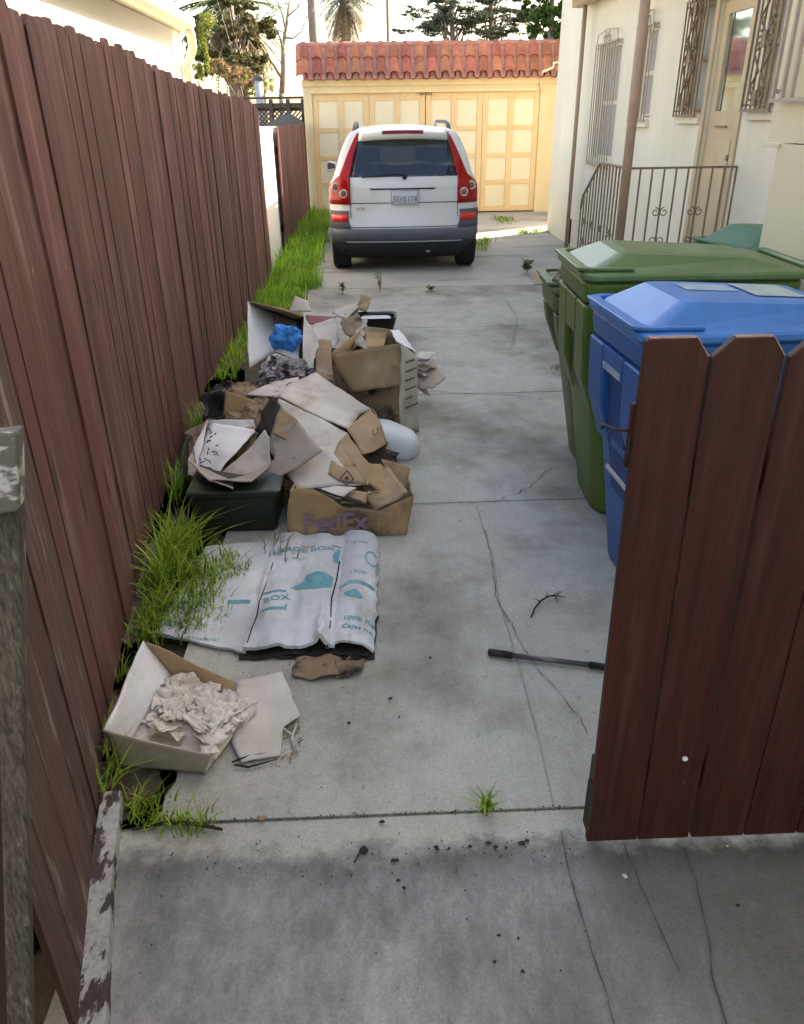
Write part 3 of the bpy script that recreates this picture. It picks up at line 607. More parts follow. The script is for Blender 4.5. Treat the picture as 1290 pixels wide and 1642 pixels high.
def grille(h, parent, bars, m, out=.06, ornate=False, zdrop=.0):
    y0, y1, z0, z1 = h; X = WX-out; z0 -= zdrop; mb = MB()
    mb.box(X-.008, X+.008, y0-.03, y1+.03, z0-.02, z0); mb.box(X-.008, X+.008, y0-.03, y1+.03, z1-.02, z1)
    for i in range(bars+1):
        yy = y0-.02+(y1-y0+.04)*i/bars; mb.box(X-.006, X+.006, yy-.006, yy+.006, z0, z1-.02)
    for yy in (y0-.02, y1+.02):
        for zz in (z0+.02, z1-.05): mb.box(X+.007, WX+.01, yy-.005, yy+.005, zz, zz+.012)
    for sgn in (-1, 1): scroll(mb, (X, (y0+y1)/2+sgn*.09, z1+.04), .07, R(90), sgn, 'yz', rad=.007)
    mb.tube([(X, y0, z1), (X, y0+.04, z1+.1), (X, (y0+y1)/2, z1+.13), (X, y1-.04, z1+.1), (X, y1, z1)], .006, 5)
    if ornate:
        ym = (y0+y1)/2; X2 = X-.012
        for sgn in (-1, 1):
            for k in range(2):
                za = z0+.05+k*(z1-z0)/2; zb = za+(z1-z0)/2-.06
                mb.tube([(X2, ym+sgn*.02, za), (X2, ym+sgn*.12, (za+zb)/2-.1), (X2, ym+sgn*.02, (za+zb)/2), (X2, ym+sgn*.13, (za+zb)/2+.12), (X2, ym+sgn*.02, zb)], .008, 6)
                scroll(mb, (X2, ym+sgn*.09, za+.04), .05, R(90), sgn, 'yz', rad=.007); scroll(mb, (X2, ym+sgn*.09, zb), .05, R(-90), -sgn, 'yz', rad=.007)
        for zz in (z0+.07, (z0+z1)/2, z1-.08): mb.box(X2-.012, X2+.012, ym-.03, ym+.03, zz-.05, zz+.05)
    return mb.build('security_grille', m, parent)
for i, h in enumerate(wins):
    fr = window(h, house, 'trim' if i > 1 else 'cream'); grille(h, fr, (9, 6, 7, 6)[i], M['iron'] if i > 1 else M['iron_pale'], (.06, .06, .07, .09)[i], i > 1, (.05, .0, 0, 0)[i])
# door
y0, y1, z0, z1 = door
MB().box(WX-.02, WX-.002, y0-.07, y0+.004, z0, z1+.07).box(WX-.02, WX-.002, y1-.004, y1+.07, z0, z1+.07).box(WX-.02, WX-.002, y0+.004, y1-.004, z1, z1+.07).build('door_frame', M['tan_door'], house, bevel=.004)
dr = MB(); X = WX+.03
wall_x(dr, X, X+.04, [y0+.004, y0+.10, y1-.11, y1-.004], [z0+.01, 1.72, 2.42, z1-.004], [(y0+.10, y1-.11, 1.72, 2.42)])
dr = dedupe(dr).build('door', M['tan_door'], house)
MB().box(X+.015, X+.025, y0+.10, y1-.11, 1.72, 2.42).build('glass', M['doorglass'], dr)
MB().box(X-.008, X-.001, y0+.12, y1-.13, .62, 1.52).build('raised_panel', M['tan_door'], dr, bevel=.006)
MB().tube([(X-.05, y0+.05, 1.38), (X, y0+.05, 1.38)], .022, 10).box(X-.012, X-.001, y0+.03, y0+.07, 1.30, 1.48).build('handle', M['iron'], dr)
MB().box(X-.02, X-.001, y1-.42, y1-.2, 1.60, 1.612).build('letter_slot', M['iron'], dr)
# landing, steps, railing
MB().box(2.0, WX-.002, 6.45, 7.55, -.05, .42).box(2.0, WX-.002, 7.552, 7.85, -.05, .28).box(2.0, WX-.002, 7.852, 8.15, -.05, .14).build('porch_steps', M['concrete_far'], house, bevel=.01)
rl = MB(); Y = 6.55; zt = 1.33
rl.box(2.03, WX-.003, Y-.012, Y+.012, zt-.012, zt+.004).box(2.03, WX-.003, Y-.010, Y+.010, .50, .515)
for i in range(1, 10):
    xx = 2.03+i*.096; rl.box(xx-.006, xx+.006, Y-.006, Y+.006, .515, zt-.012)
for xx in (2.03+.096*3, 2.03+.096*6):
    for zz in (.98, .80):
        for sg in (-1, 1): scroll(rl, (xx+sg*.035, Y-.008, zz+(.02 if zz > .9 else -.02)), .036, R(90) if zz > .9 else R(-90), sg*(1 if zz > .9 else -1), 'xz', rad=.005)
rl.build('railing', M['iron'], house)
rl = MB(); X = 2.02
rl.tube([(X, 6.6, zt), (X, 7.35, zt), (X, 7.85, 1.02), (X, 7.9, .9)], .012, 6)
for i in range(14):
    yy = 6.66+i*.095; top = zt if yy < 7.35 else zt-(yy-7.35)*.62; rl.box(X-.006, X+.006, yy-.006, yy+.006, .42 if yy < 7.5 else .15, top)
rl.box(X-.007, X+.007, 6.6, 7.5, .50, .515)
for yy in (6.85, 7.15, 7.45, 7.7):
    for sg in (-1, 1):
        for zz in (.62, .8): scroll(rl, (X-.008, yy+sg*.035, zz), .036, R(90), sg, 'yz', rad=.005)
rl.build('railing', M['iron'], house)['label'] = 'stepped side railing with scrollwork'
MB().tube([(2.0, 6.5, .42), (2.0, 6.5, 3.0)], .037, 16).build('porch_post', M['post'], house, sm=True)
MB().tube([(2.765, 11.45, 0), (2.765, 11.45, 2.94)], .028, 12).build('porch_post', M['post'], house, sm=True)
MB().box(2.70, 2.70+.10, 11.38, 11.50, 0, .42).build('post_foot', M['twig'], house) if False else None
MB().box(2.66, 2.82, 6.4, 11.75, 2.945, 3.06).build('porch_beam', M['trim'], house, bevel=.005)
MB().box(2.40, WX-.002, 6.2, 12.0, 3.065, 3.12).box(1.8, 2.398, 6.2, 8.4, 3.065, 3.12).build('porch_roof', M['shingle'], house)
MB().box(WX-.03, WX-.002, 11.8, 11.86, .02, .36).build('meter_box', M['twig'], house)
# grille on the near wall
gm = MB(); X = 1.90
for yy in (3.86, 3.95, 4.04): gm.box(X-.008, X+.008, yy-.008, yy+.008, 1.76, 2.9)
gm.box(X-.010, X+.010, 3.3, 4.06, 1.745, 1.76).box(X+.01, 1.949, 4.03, 4.045, 1.78, 1.80)
gm.build('security_grille', M['iron_pale'], house)
place(house)
# unseen block added behind the house to cut the sun to a slit
bb = thing('sun_blocker', 'unseen cream block added behind the house corner to narrow the sun strip', 'building', (4.2, 15, 0))
MB().prism([(4, 14.76, -.1), (9, 17.95, -.1), (9, 27, -.1), (5.3, 24.1, -.1), (4, 18.1, -.1)], (0, 0, 6.7)).build('wall', M['cream'], bb); MB().prism([(4, 14.76, 6.605), (9, 17.95, 6.605), (9, 27, 6.605), (5.3, 24.1, 6.605), (4, 18.1, 6.605)], (0, 0, .1)).build('roof', M['shingle'], bb); place(bb)

# ------------------------------------------------------------------ garage
ga = thing('garage', 'pale yellow garage with red clay barrel tiles over a double panelled door', 'garage', (1.1, 16.4, 0))
GY = 16.40; dx0, dx1, dz = -1.075, 3.24, 2.14
wb = MB(); wb.box(-1.235, dx0, GY, GY+.2, -.1, 2.345).box(dx1, 3.95, GY, GY+.2, -.1, 2.345).box(dx0, dx1, GY, GY+.2, dz, 2.345)
wb.box(-1.235, -1.05, GY+.2, 22, -.1, 2.9).box(3.75, 3.95, GY+.2, 22, -.1, 2.9).box(-1.05, 3.75, 21.8, 22, -.1, 2.9)
wb.build('wall', M['garage'], ga)
MB().box(-1.25, 3.95, GY-.06, GY-.002, 2.25, 2.36).build('fascia', M['garage'], ga, bevel=.008)
MB().box(dx0-.03, dx1+.03, GY-.03, GY-.002, dz-.005, dz+.05).build('lintel_trim', M['garage'], ga)
MB().box(-1.24, 3.95, GY+.1, 22, 2.9, 2.96).build('roof', M['roofdark'], ga)
def leaf(xa, xb, name='garage_door'):
    cols = [xa+.004]; n = 4
    cw = (xb-xa)/2
    fr = MB(); z0 = .02; Yd = GY+.06
    fr.box(xa+.004, xb-.004, Yd, Yd+.03, z0, dz-.006)
    fo = fr.build(name, M['garage_panel'], ga)
    st = MB(); zs = [z0, .14, .50, .60, .96, 1.06, 1.42, 1.50, 1.58, 1.64, dz-.07, dz-.006]
    rails = [(.02, .12), (.52, .60), (1.00, 1.08), (1.48, 1.56), (dz-.13, dz-.006)]
    for s in (0, 1):
        a = xa+s*cw+.004; b = a+cw-.008; mid = (a+b)/2
        for q0, q1 in ((a, a+.10), (mid-.055, mid+.055), (b-.10, b)):
            st.box(q0, q1, Yd-.022, Yd-.001, z0, dz-.006)
        for r0_, r1_ in rails:
            st.box(a+.101, mid-.056, Yd-.020, Yd-.001, r0_, r1_); st.box(mid+.056, b-.101, Yd-.020, Yd-.001, r0_, r1_)
    st.build('door_rails', M['garage_door'], fo, bevel=.004)
    return fo
l1 = leaf(dx0, 1.06); l2 = leaf(1.066, dx1)
MB().box(.95, 1.03, GY-.02, GY+.035, dz-.05, dz-.02).box(1.10, 1.18, GY-.02, GY+.035, dz-.05, dz-.02).build('bolt', M['iron'], ga)
tl_ = MB(); rnd = random.Random(11)
def tile(mb, xc, ya, za, yb, zb, r0_, r1_, sgn=1, n=8):
    A = []; Bq = []
    for i in range(n+1):
        t = math.pi*i/n; A.append((xc+math.cos(t)*r0_, ya, za+sgn*math.sin(t)*r0_*.8)); Bq.append((xc+math.cos(t)*r1_, yb, zb+sgn*math.sin(t)*r1_*.8))
    A2 = [(x*1, y_, z-.014*sgn) for x, y_, z in A]; 
    v = A+Bq+A2; k = n+1
    mb.add(v, [(i, i+1, k+i+1, k+i) for i in range(n)]+[(i+1, i, 2*k+i, 2*k+i+1) for i in range(n)])
x = -1.18; i = 0
while x < 3.9:
    j = rnd.uniform(-.008, .008)
    for row, (ya, za, yb, zb) in enumerate(((GY-.22, 2.375, GY-.02, 2.66), (GY-.055, 2.63, GY+.12, 2.90))):
        tile(tl_, x+j+rnd.uniform(-.006, .006), ya+rnd.uniform(-.01, .01), za+.035+rnd.uniform(-.006, .006), yb, zb+.02, .098, .080, 1)
        tile(tl_, x+.118+j, ya+.005, za+.022, yb, zb+.005, .080, .070, -1)
    x += .236; i += 1
tl_.build('roof_tiles', M['tile'], ga, sm=True)
MB().prism([(-1.20, GY-.20, 2.36), (-1.20, GY-.0, 2.362), (-1.20, GY+.14, 2.88), (-1.20, GY+.10, 2.89)], (5.15, 0, 0)).build('mortar_bed', M['mortar'], ga)
MB().tube([(-1.25+i_*.3, GY+.13, 2.925+.006*math.sin(i_*3)) for i_ in range(18)], .045, 10).build('ridge_cap', M['mortar'], ga, sm=True)
for rr_ in (0,):
    tile_e = MB(); 
    for (ya, za, yb, zb) in ((GY-.24, 2.36, GY-.03, 2.65), (GY-.06, 2.62, GY+.12, 2.90)): tile(tile_e, -1.245, ya, za+.02, yb, zb, .085, .08, 1)
    tile_e.build('roof_tiles', M['tile'], ga, sm=True)
p1 = at(868, 145, y=GY-.08); p2 = at(868, 124, y=GY-.10); p3 = at(874, 114, y=GY-.25); p4 = at(888, 108, y=GY-.27); p5 = at(888, 101, y=GY-.25); p6 = at(896, 100, y=GY-.2)
MB().tube([p1, p2, (p2+p3)/2+Vector((-.01, -.05, .05)), p3, p4, p5, p6], .022, 8).build('conduit', M['garage_panel'], ga, sm=True)
place(ga)

# ------------------------------------------------------------------ neighbour's house, left
nh = thing('neighbour_house', 'brightly sunlit white house with a cream gutter behind the tall fence', 'house', (-2.3, 6, 0))
MB().box(-2.45, -2.25, -4, 10.95, -.1, 2.66).box(-8, -2.45, 10.75, 10.95, -.1, 2.66).build('wall', M['white_wall'], nh)
MB().prism([(-2.16, -4.2, 2.70), (-2.13, -4.2, 2.77), (-6, -4.2, 4.3), (-6, -4.2, 4.2)], (0, 15.2, 0)).build('roof', M['shingle'], nh)
MB().box(-2.5, -2.14, -4.2, 10.98, 2.665, 2.69).build('soffit', M['eave'], nh)
gu = MB(); pr = [(-1.93, 2.82), (-1.93, 2.73), (-1.90, 2.70), (-1.82, 2.70), (-1.78, 2.74), (-1.78, 2.82), (-1.80, 2.82), (-1.81, 2.75), (-1.83, 2.72), (-1.90, 2.72), (-1.91, 2.82)]
gu.prism([(x_-.21, -4.2, z_-.06) for x_, z_ in pr], (0, 14.75, 0)); gu.build('gutter', M['eave'], nh)
MB().tube([(-2.05, 10.42, 2.66), (-2.04, 10.5, 2.60), (-2.04, 10.52, 2.48), (-2.10, 10.6, 2.38), (-2.19, 10.8, 2.32), (-2.20, 10.9, .1)], .05, 10).build('downspout', M['eave'], nh, sm=True)
place(nh)
vp = thing('vent_pipe', 'short pale metal vent pipe with a dark cap beyond the tall fence', 'pipe', (-2.2, 17.8, 0))
MB().tube([(-2.22, 17.8, 0), (-2.22, 17.8, 2.42)], .085, 12).build('pipe', M['galv'], vp, sm=True); MB().tube([(-2.22, 17.8, 2.42), (-2.22, 17.8, 2.52)], .10, 12).build('cap', M['roofdark'], vp, sm=True); place(vp)

# ------------------------------------------------------------------ car
car = thing('parked_car', 'white family wagon with tall red tail lights parked facing the garage', 'car', (.385, 9.85, 0)); car.scale = (.965, .965, 1)
HW = [(.20, .80), (.32, .90), (.5, .93), (.8, .942), (.95, .938), (1.02, .915), (1.10, .865), (1.19, .835), (1.34, .785), (1.5, .705), (1.56, .65), (1.60, .54), (1.62, .30), (1.63, .02)]
YR = [(.20, .16), (.30, .05), (.37, .01), (.45, .0), (.55, .02), (.58, .05), (.8, .06), (1.02, .08), (1.10, .11), (1.47, .30), (1.56, .36), (1.60, .42), (1.63, .50)]
def yr(x, z): return interp(YR, z)+.05*(x/.9)**2+.16*(abs(x)/.95)**7
def P(x, z, o=0): return (x, yr(x, z)-o, z)
LI = [(.2, .68), (1.10, .672), (1.30, .62), (1.50, .555), (1.56, .50), (1.60, .42), (1.63, .015)]
zl = [.20, .32, .37, .45, .5, .55, .65, .8, .95, 1.02, 1.10, 1.19, 1.34, 1.45, 1.5, 1.56, 1.60, 1.62, 1.63]
body = MB(); vs = []; fs = []; us = 18
def rowx(z):
    hw = interp(HW, z); gi = min(interp(LI, z), hw*.93); return [-hw, -(hw*.6+gi*.4), -(hw*.2+gi*.8), -gi]+[-gi+2*gi*k/10 for k in range(1, 10)]+[gi, hw*.2+gi*.8, hw*.6+gi*.4, hw]
rows = [rowx(z) for z in zl]; n = len(rows[0])
for z, rx in zip(zl, rows):
    for x_ in rx: vs.append(P(x_, z))
for j in range(len(zl)-1):
    for i in range(n-1):
        if 1.09 < zl[j] and zl[j+1] < 1.51 and 3 <= i < n-4: continue
        fs.append((j*n+i, j*n+i+1, (j+1)*n+i+1, (j+1)*n+i))
body.add(vs, fs)
def ringy(y, zs, dy=None, sc=1.0, zmax=None):
    """open ring left sill -> roof -> right sill"""
    out = []
    for z in zs: out.append((-interp(HW, z)*sc, y if dy is None else y+dy(z), z))
    for z in reversed(zs): out.append((interp(HW, z)*sc, y if dy is None else y+dy(z), z))
    return out
r0_ = [(-interp(HW, z), yr(interp(HW, z), z), z) for z in zl]+[(interp(HW, z), yr(interp(HW, z), z), z) for z in reversed(zl)]
rings = [r0_, ringy(.75, zl), ringy(1.6, zl, sc=1.01), ringy(2.6, zl, sc=1.005), ringy(3.15, zl)]
body.loft(rings, cap=False, closed=False)
zf = [z for z in zl if z <= 1.02]
def fr(y, sc, h): return [(-interp(HW, z)*sc, y, z*h) for z in zf]+[(-.5*sc, y, 1.06*h), (.5*sc, y, 1.06*h)]+[(interp(HW, z)*sc, y, z*h) for z in reversed(zf)]
body.loft([fr(3.15, 1, 1), fr(3.9, .99, 1.0), fr(4.5, .93, .93), fr(4.72, .8, .82)], cap=False, closed=False)
body.add([tuple(p) for p in fr(4.72, .8, .82)], [tuple(range(len(fr(4.72, .8, .82))))])
cb_ = body.build('body', M['carwhite'], car, sm=True, weld=.0005)
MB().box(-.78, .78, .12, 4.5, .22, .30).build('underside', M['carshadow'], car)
def patch(name, rws, m, off=.006, parent=car, nx=6, both=True, solid=.006, sm=True, bev=0, mir=False):
    """rows (z, x_inner, x_outer) laid on the rear face"""
    out = []
    for sgn in ((1, -1) if both else (1,)):
        mb = MB(); vs = []
        zz = []
        for (za, a0, b0), (zb, a1, b1) in zip(rws, rws[1:]):
            k = max(1, int(abs(zb-za)/.05))
            for q in range(k): t = q/k; zz.append((za+(zb-za)*t, a0+(a1-a0)*t, b0+(b1-b0)*t))
        zz.append(rws[-1])
        for z, a, b in zz:
            for i in range(nx+1):
                x_ = a+(b-a)*i/nx; vs.append(P(sgn*x_, z, off))
        k = nx+1; fs = [(j*k+i, j*k+i+1, (j+1)*k+i+1, (j+1)*k+i) for j in range(len(zz)-1) for i in range(nx)]
        if sgn < 0: fs = [f[::-1] for f in fs]
        mb.add(vs, fs); out.append(mb.build(name, m, parent, sm=sm, solid=solid, off=-1))
    return out
tls = patch('tail_light', [(.785, .672, .936), (.90, .672, .938), (.985, .672, .93), (1.02, .672, .905), (1.06, .672, .86), (1.10, .668, .80), (1.17, .650, .765), (1.30, .620, .705), (1.42, .583, .645), (1.50, .560, .60), (1.555, .545, .565)], M['red'], .016, solid=.016, nx=8)
for tl2, sgn in zip(tls, (1, -1)):
    for cx_, cz_ in ((.85, 1.0-.025), (.752, .905)):
        mb = MB(); mb.loft([[(sgn*cx_+math.cos(t)*r_, yr(cx_, cz_)-.020-d_, cz_+math.sin(t)*r_) for t in [k*math.pi/10 for k in range(20)]] for r_, d_ in ((.052, -.02), (.052, .006), (.046, .012), (.036, .010), (.034, .002))]); mb.build('lamp_ring', M['lampring'], tl2, sm=True)
        mb = MB(); mb.loft([[(sgn*cx_+math.cos(t)*r_, yr(cx_, cz_)-.022-d_, cz_+math.sin(t)*r_) for t in [k*math.pi/10 for k in range(20)]] for r_, d_ in ((.030, -.002), (.030, .006), (.016, .012))]); mb.build('lamp_centre', M['lampdark'], tl2, sm=True)
# bumper: band across and raised corners
bz = [(.30, 0, .895), (.37, 0, .91), (.45, 0, .935), (.52, 0, .938)]
patch('bumper', [(.36, -.915, .915), (.45, -.94, .94), (.515, -.94, .94)], M['bumper'], .045, both=False, nx=24, solid=.05)
patch('bumper_corner', [(.516, .67, .944), (.60, .70, .948), (.68, .71, .95), (.715, .70, .95)], M['bumper'], .020, solid=.03, nx=8)
patch('bumper_skirt', [(.15, -.80, .80), (.24, -.86, .86), (.30, -.90, .90), (.358, -.93, .93)], M['bumper_low'], .022, both=False, nx=24, solid=.03)
patch('reflector', [(.588, .715, .915), (.672, .70, .925)], M['redglow'], .027, solid=.006)
patch('bumper_crease', [(.356, -.72, .72), (.366, -.74, .74)], M['galv'], .052, both=False, nx=24, solid=.01)
# tailgate seams
for rws in ([(.524, -.655, .655), (.532, -.655, .655)], [(.795, -.672, .672), (.803, -.672, .672)]): patch('panel_gap', rws, M['blackp'], .004, both=False, nx=20, solid=.003)
patch('panel_gap', [(.532, .655, .662), (.60, .668, .675), (.785, .668, .675), (1.10, .668, .674)], M['blackp'], .004, nx=1, solid=.003)
patch('tailgate_strip', [(.945, -.40, .36), (.962, -.44, .40)], M['bumper_low'], .010, both=False, nx=16, solid=.010)
pt = patch('licence_plate', [(.785, -.155, .175), (.935, -.155, .175)], M['plate'], .024, both=False, nx=8, solid=.006)[0]
rnd = random.Random(4)
fr_ = MB(); yv = yr(0, .86)-.034
fr_.box(-.165, .185, yv, yv+.006, .775, .787).box(-.165, .185, yv, yv+.006, .933, .945).box(-.165, -.153, yv, yv+.006, .787, .933).box(.173, .185, yv, yv+.006, .787, .933)
fr_.build('plate_frame', M['galv'], pt)
text("5SVE174", M['platetext'], pt, (-.143, yv-.001, .815), (1, 0, 0), (0, 0, 1), .085, drape=lambda p: Vector((p.x, yr(p.x, p.z)-.0335, p.z)))
text("XC90", M['bumper'], car, (-.60, yr(.55, .74)-.008, .722), (1, 0, 0), (0, 0, 1), .045, name='badge', drape=lambda p: Vector((p.x, yr(p.x, p.z)-.009, p.z)))
# rear window, wiper, spoiler
gls = patch('rear_window', [(1.085, -.665, .665), (1.10, -.668, .668), (1.30, -.616, .616), (1.50, -.552, .552)], M['carglass'], .004, both=False, nx=16, solid=.004)
wp = MB().tube([P(.01, 1.10, .03), P(-.1, 1.112, .03), P(-.35, 1.095, .03), P(-.52, 1.082, .025)], [.012, .010, .008, .006], 6)
wp = wp.build('wiper', M['blackp'], car, sm=True)
MB().tube([P(.01, 1.085, .005), P(.01, 1.085, .045)], .03, 12).build('wiper_hub', M['blackp'], wp, sm=True)
sp = MB(); vs = []; 
def spf(u, v):
    x_ = -.555+1.11*u; z_ = interp([(0, 1.495), (.25, 1.485), (.5, 1.55), (.75, 1.595), (1, 1.625)], v); yy = interp([(0, .34), (.25, .20), (.5, .17), (.75, .26), (1, .50)], v)
    return (x_*(1-.05*v), yy+.07*(x_/.55)**2, z_-.02*(x_/.55)**2)
sp.grid(spf, 20, 8); sp.build('spoiler', M['carwhite'], car, sm=True, solid=.012)
MB().grid(lambda u, v: (-.255+.50*u, .155+.07*((-.255+.5*u)/.55)**2+.02*v-.004, 1.548+.028*v+.004*math.sin(math.pi*u)), 10, 2).build('brake_light', M['darkred'], car, solid=.012)
for s in (-1, 1):
    MB().tube([(s*.60, .60, 1.56), (s*.59, .70, 1.63), (s*.585, .95, 1.66), (s*.58, 2.4, 1.66), (s*.585, 2.7, 1.64), (s*.60, 2.85, 1.58)], [.03, .026, .02, .02, .02, .03], 8).build('roof_rail', M['bumper'], car, sm=True)
    # side glass
    sg = MB(); zz = [1.10, 1.2, 1.34, 1.45, 1.5]
    sg.add([(s*(interp(HW, z)+.016), y_, z) for z in zz for y_ in (.62+.5*(z-1.1), 1.5, 2.3, 3.12)], [(j*4+i, j*4+i+1, (j+1)*4+i+1, (j+1)*4+i) for j in range(4) for i in range(3)])
    sg.build('side_window', M['pane'], car, sm=True)
    mi = MB(); mi.loft([[(s*x_, 3.0+yy, 1.06+zz_) for x_, zz_ in ((.93, -.03), (.93, .05), (1.06, .09), (1.10, .05), (1.10, -.05), (1.05, -.07))] for yy in (0, .10)])
    mo = mi.build('wing_mirror', M['carwhite'], car, bevel=.015); MB().add([(s*.965, 2.997, 1.045), (s*1.08, 2.997, 1.03), (s*1.085, 2.997, 1.10), (s*1.05, 2.997, 1.13), (s*.965, 2.997, 1.10)], [(0, 1, 2, 3, 4)] if s > 0 else [(4, 3, 2, 1, 0)]).build('mirror_glass', M['doorglass'], mo)
    for yy in (.52, 3.6):
        wl = MB(); rr = []
        for xx, rad in ((.70, .27), (.70, .33), (.73, .355), (.90, .355), (.93, .33), (.93, .24)): rr.append([(s*xx, yy+rad*math.cos(k*math.pi/16), .352+rad*math.sin(k*math.pi/16)) for k in range(32)])
        wo = wl.loft(rr).build('wheel', M['tyre'], car, sm=False)
        rm = MB().loft([[(s*xx, yy+rad*math.cos(k*math.pi/12), .352+rad*math.sin(k*math.pi/12)) for k in range(24)] for xx, rad in ((.90, .235), (.925, .235), (.915, .19), (.91, .05))]); rm.build('rim', M['galv'], wo)
    mf = MB().box(min(s*.60, s*.69), max(s*.60, s*.69), 1.0, 1.03, .2, .5) 
MB().add([(-.60, 3.15, 1.59), (.60, 3.15, 1.59), (.80, 3.95, 1.07), (-.80, 3.95, 1.07)], [(0, 1, 2, 3)]).build('windscreen', M['windshield'], car, solid=.005)
for s in (-1, 1): MB().add([(s*.66, 3.15, 1.56), (s*.60, 3.15, 1.59), (s*.80, 3.95, 1.07), (s*.86, 3.95, 1.05), (s*.86, 3.15, 1.10)], [(0, 1, 2, 3, 4)]).build('windscreen_pillar', M['carwhite'], car, solid=.02)
for yy, zt_, xs in ((1.25, 1.12, (-.53, .53)), (2.35, 1.10, (-.40, .40))):
    for xx in xs:
        st = MB().box(xx-.25, xx+.25, yy, yy+.14, .55, zt_+.02).build('seat', M['seat'], car, bevel=.05, seg=3)
        MB().box(xx-.14, xx+.14, yy+.02, yy+.11, zt_+.05, zt_+.24).build('headrest', M['seat'], st, bevel=.045, seg=3)
MB().box(-.7, .7, 3.2, 3.9, .75, .98).build('dashboard', M['seat'], car, bevel=.04)
MB().tube([(-.36+.19*math.cos(k*math.pi/10), 3.05, .98+.17*math.sin(k*math.pi/10)) for k in range(21)], .014, 6).build('steering_wheel', M['seat'], car)
MB().tube([(.30, .25, .26), (.30, .0+.10, .25)], .035, 10).build('exhaust_pipe', M['galv'], car)

# ------------------------------------------------------------------ rubbish pile
def card(name, polys, m, parent=None, th=.005, disp=.012, fs=6, n=10, seed=0, sm=True, inner=None):
    """folded cardboard: 3/4-corner patches that share edges, warped by one noise field, then thickened"""
    mb = MB()
    for q in polys:
        q = [Vector(p) for p in q]
        if len(q) == 3: q = [q[0], q[1], q[2], q[2]]
        def f(u, v, q=q):
            p = (q[0]*(1-u)+q[1]*u)*(1-v)+(q[3]*(1-u)+q[2]*u)*v
            d = noise.noise_vector(p*fs+Vector((seed*5.3, seed*2.1, 0)))*disp*1.25
            d2 = noise.noise_vector(p*fs*3.3+Vector((0, seed*5.3, 9)))*disp*.5
            p = p+d+d2; p.z = max(p.z, .003); return p
        mb.grid(f, n, n)
    o = mb.build(name, m, parent, weld=.0008, sm=sm); d = o.modifiers.new('solid', 'SOLIDIFY'); d.thickness = th; d.offset = 0
    return o
def A(x, y, Y): return at(x, y, y=Y)
def Z(x, y, z=0.004): return at(x, y, z=z)

# A: flattened printed removal box
fb = thing('flattened_box', 'flattened white removal box with teal print lying on the concrete', 'cardboard box', (-.35, 2.6, 0))
def sheet_h(x, y):
    h = .018+.006*nz((x*3, y*1.0, 0), 3)
    # folds run along y
    h += .020*math.exp(-((x+.235)/.018)**2)*max(0, (2.62-y)/.42) if y < 2.62 else 0
    h += .006*math.sin(x*42+nz((0, y, 0), 3)*2)
    h += .005*(1-2*abs(noise.noise(Vector((x*9, y*2.5, 7)))))+.003*noise.noise(Vector((x*30, y*14, 2)))
    return max(h, .01)
def quadgrid(c, hf, nu=26, nv=30):
    c = [Vector((p[0], p[1], 0)) for p in c]
    def f(u, v):
        p = (c[0]*(1-u)+c[1]*u)*(1-v)+(c[3]*(1-u)+c[2]*u)*v
        ed = .008*noise.noise(Vector((p.x*22, p.y*22, 3)))+.004*noise.noise(Vector((p.x*70, p.y*70, 3))); return Vector((p.x+ed, p.y+ed, hf(u, v, p)))
    return f
def hc(u, v, p): return .020+sheet_h(p.x, p.y)+(.03*max(0, 1-abs(u-.86)/.10)*max(0, 1-v/.35))
def hl(u, v, p): return .010+.007*nz((p.x, p.y, 0), 9)+.006
def hr(u, v, p): return .012+.042*math.sin(math.pi*min(1, max(0, u)))**.6+.004*nz((p.x, p.y, 1), 8)
cl = [Z(250, 1018), Z(395, 1050), Z(448, 868), Z(330, 880)]
cc = [Z(392, 1049), Z(538, 1046), Z(556, 868), Z(446, 866)]
cr = [Z(524, 1042), Z(600, 1048), Z(609, 868), Z(548, 862)]
dl = MB().grid(quadgrid(cl, hl), 24, 26).build('left_flap', M['print_white'], fb, solid=.010, off=-1)
dc = MB().grid(quadgrid(cc, hc), 30, 30).build('middle_flap', M['print_white'], fb, solid=.014, off=-1)
drr = MB().grid(quadgrid(cr, hr), 16, 30).build('rolled_flap', M['print_white'], fb, solid=.010, off=-1)
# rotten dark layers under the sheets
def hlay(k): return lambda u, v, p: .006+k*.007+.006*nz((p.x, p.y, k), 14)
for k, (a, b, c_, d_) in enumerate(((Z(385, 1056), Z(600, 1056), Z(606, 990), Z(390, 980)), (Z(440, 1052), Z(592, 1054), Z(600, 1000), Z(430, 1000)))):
    MB().grid(quadgrid((a, b, c_, d_), hlay(k)), 26, 8).build('rotten_layer', M['rot_and_shade'], fb, solid=.005)
# print: project text down on to the flap surface
def draper(corners, hf, lift=.0015):
    c = [Vector((p[0], p[1], 0)) for p in corners]
    def d(p):
        # invert the bilinear patch by a few Newton-like steps
        u, v = .5, .5
        for _ in range(12):
            q = (c[0]*(1-u)+c[1]*u)*(1-v)+(c[3]*(1-u)+c[2]*u)*v
            du = (c[1]-c[0])*(1-v)+(c[2]-c[3])*v; dv = (c[3]-c[0])*(1-u)+(c[2]-c[1])*u
            e = Vector((p.x, p.y, 0))-q; det = du.x*dv.y-du.y*dv.x
            u += (e.x*dv.y-e.y*dv.x)/det; v += (du.x*e.y-du.y*e.x)/det
        return Vector((p.x, p.y, hf(u, v, Vector((p.x, p.y, 0)))+lift))
    return d
dC = draper(cc, hc); dL = draper(cl, hl); dR = draper(cr, hr)
def gtext(body, a, b, size, par, dr_, m='teal_ink', bold=.0, asp=1.0):
    a = Z(*a); b = Z(*b); ux = (b-a); ux.z = 0; ux.normalize(); uy = Vector((-ux.y, ux.x, 0)); return text(body, M[m], par, (a.x, a.y, 0), ux, uy, size, drape=dr_, bold=bold)
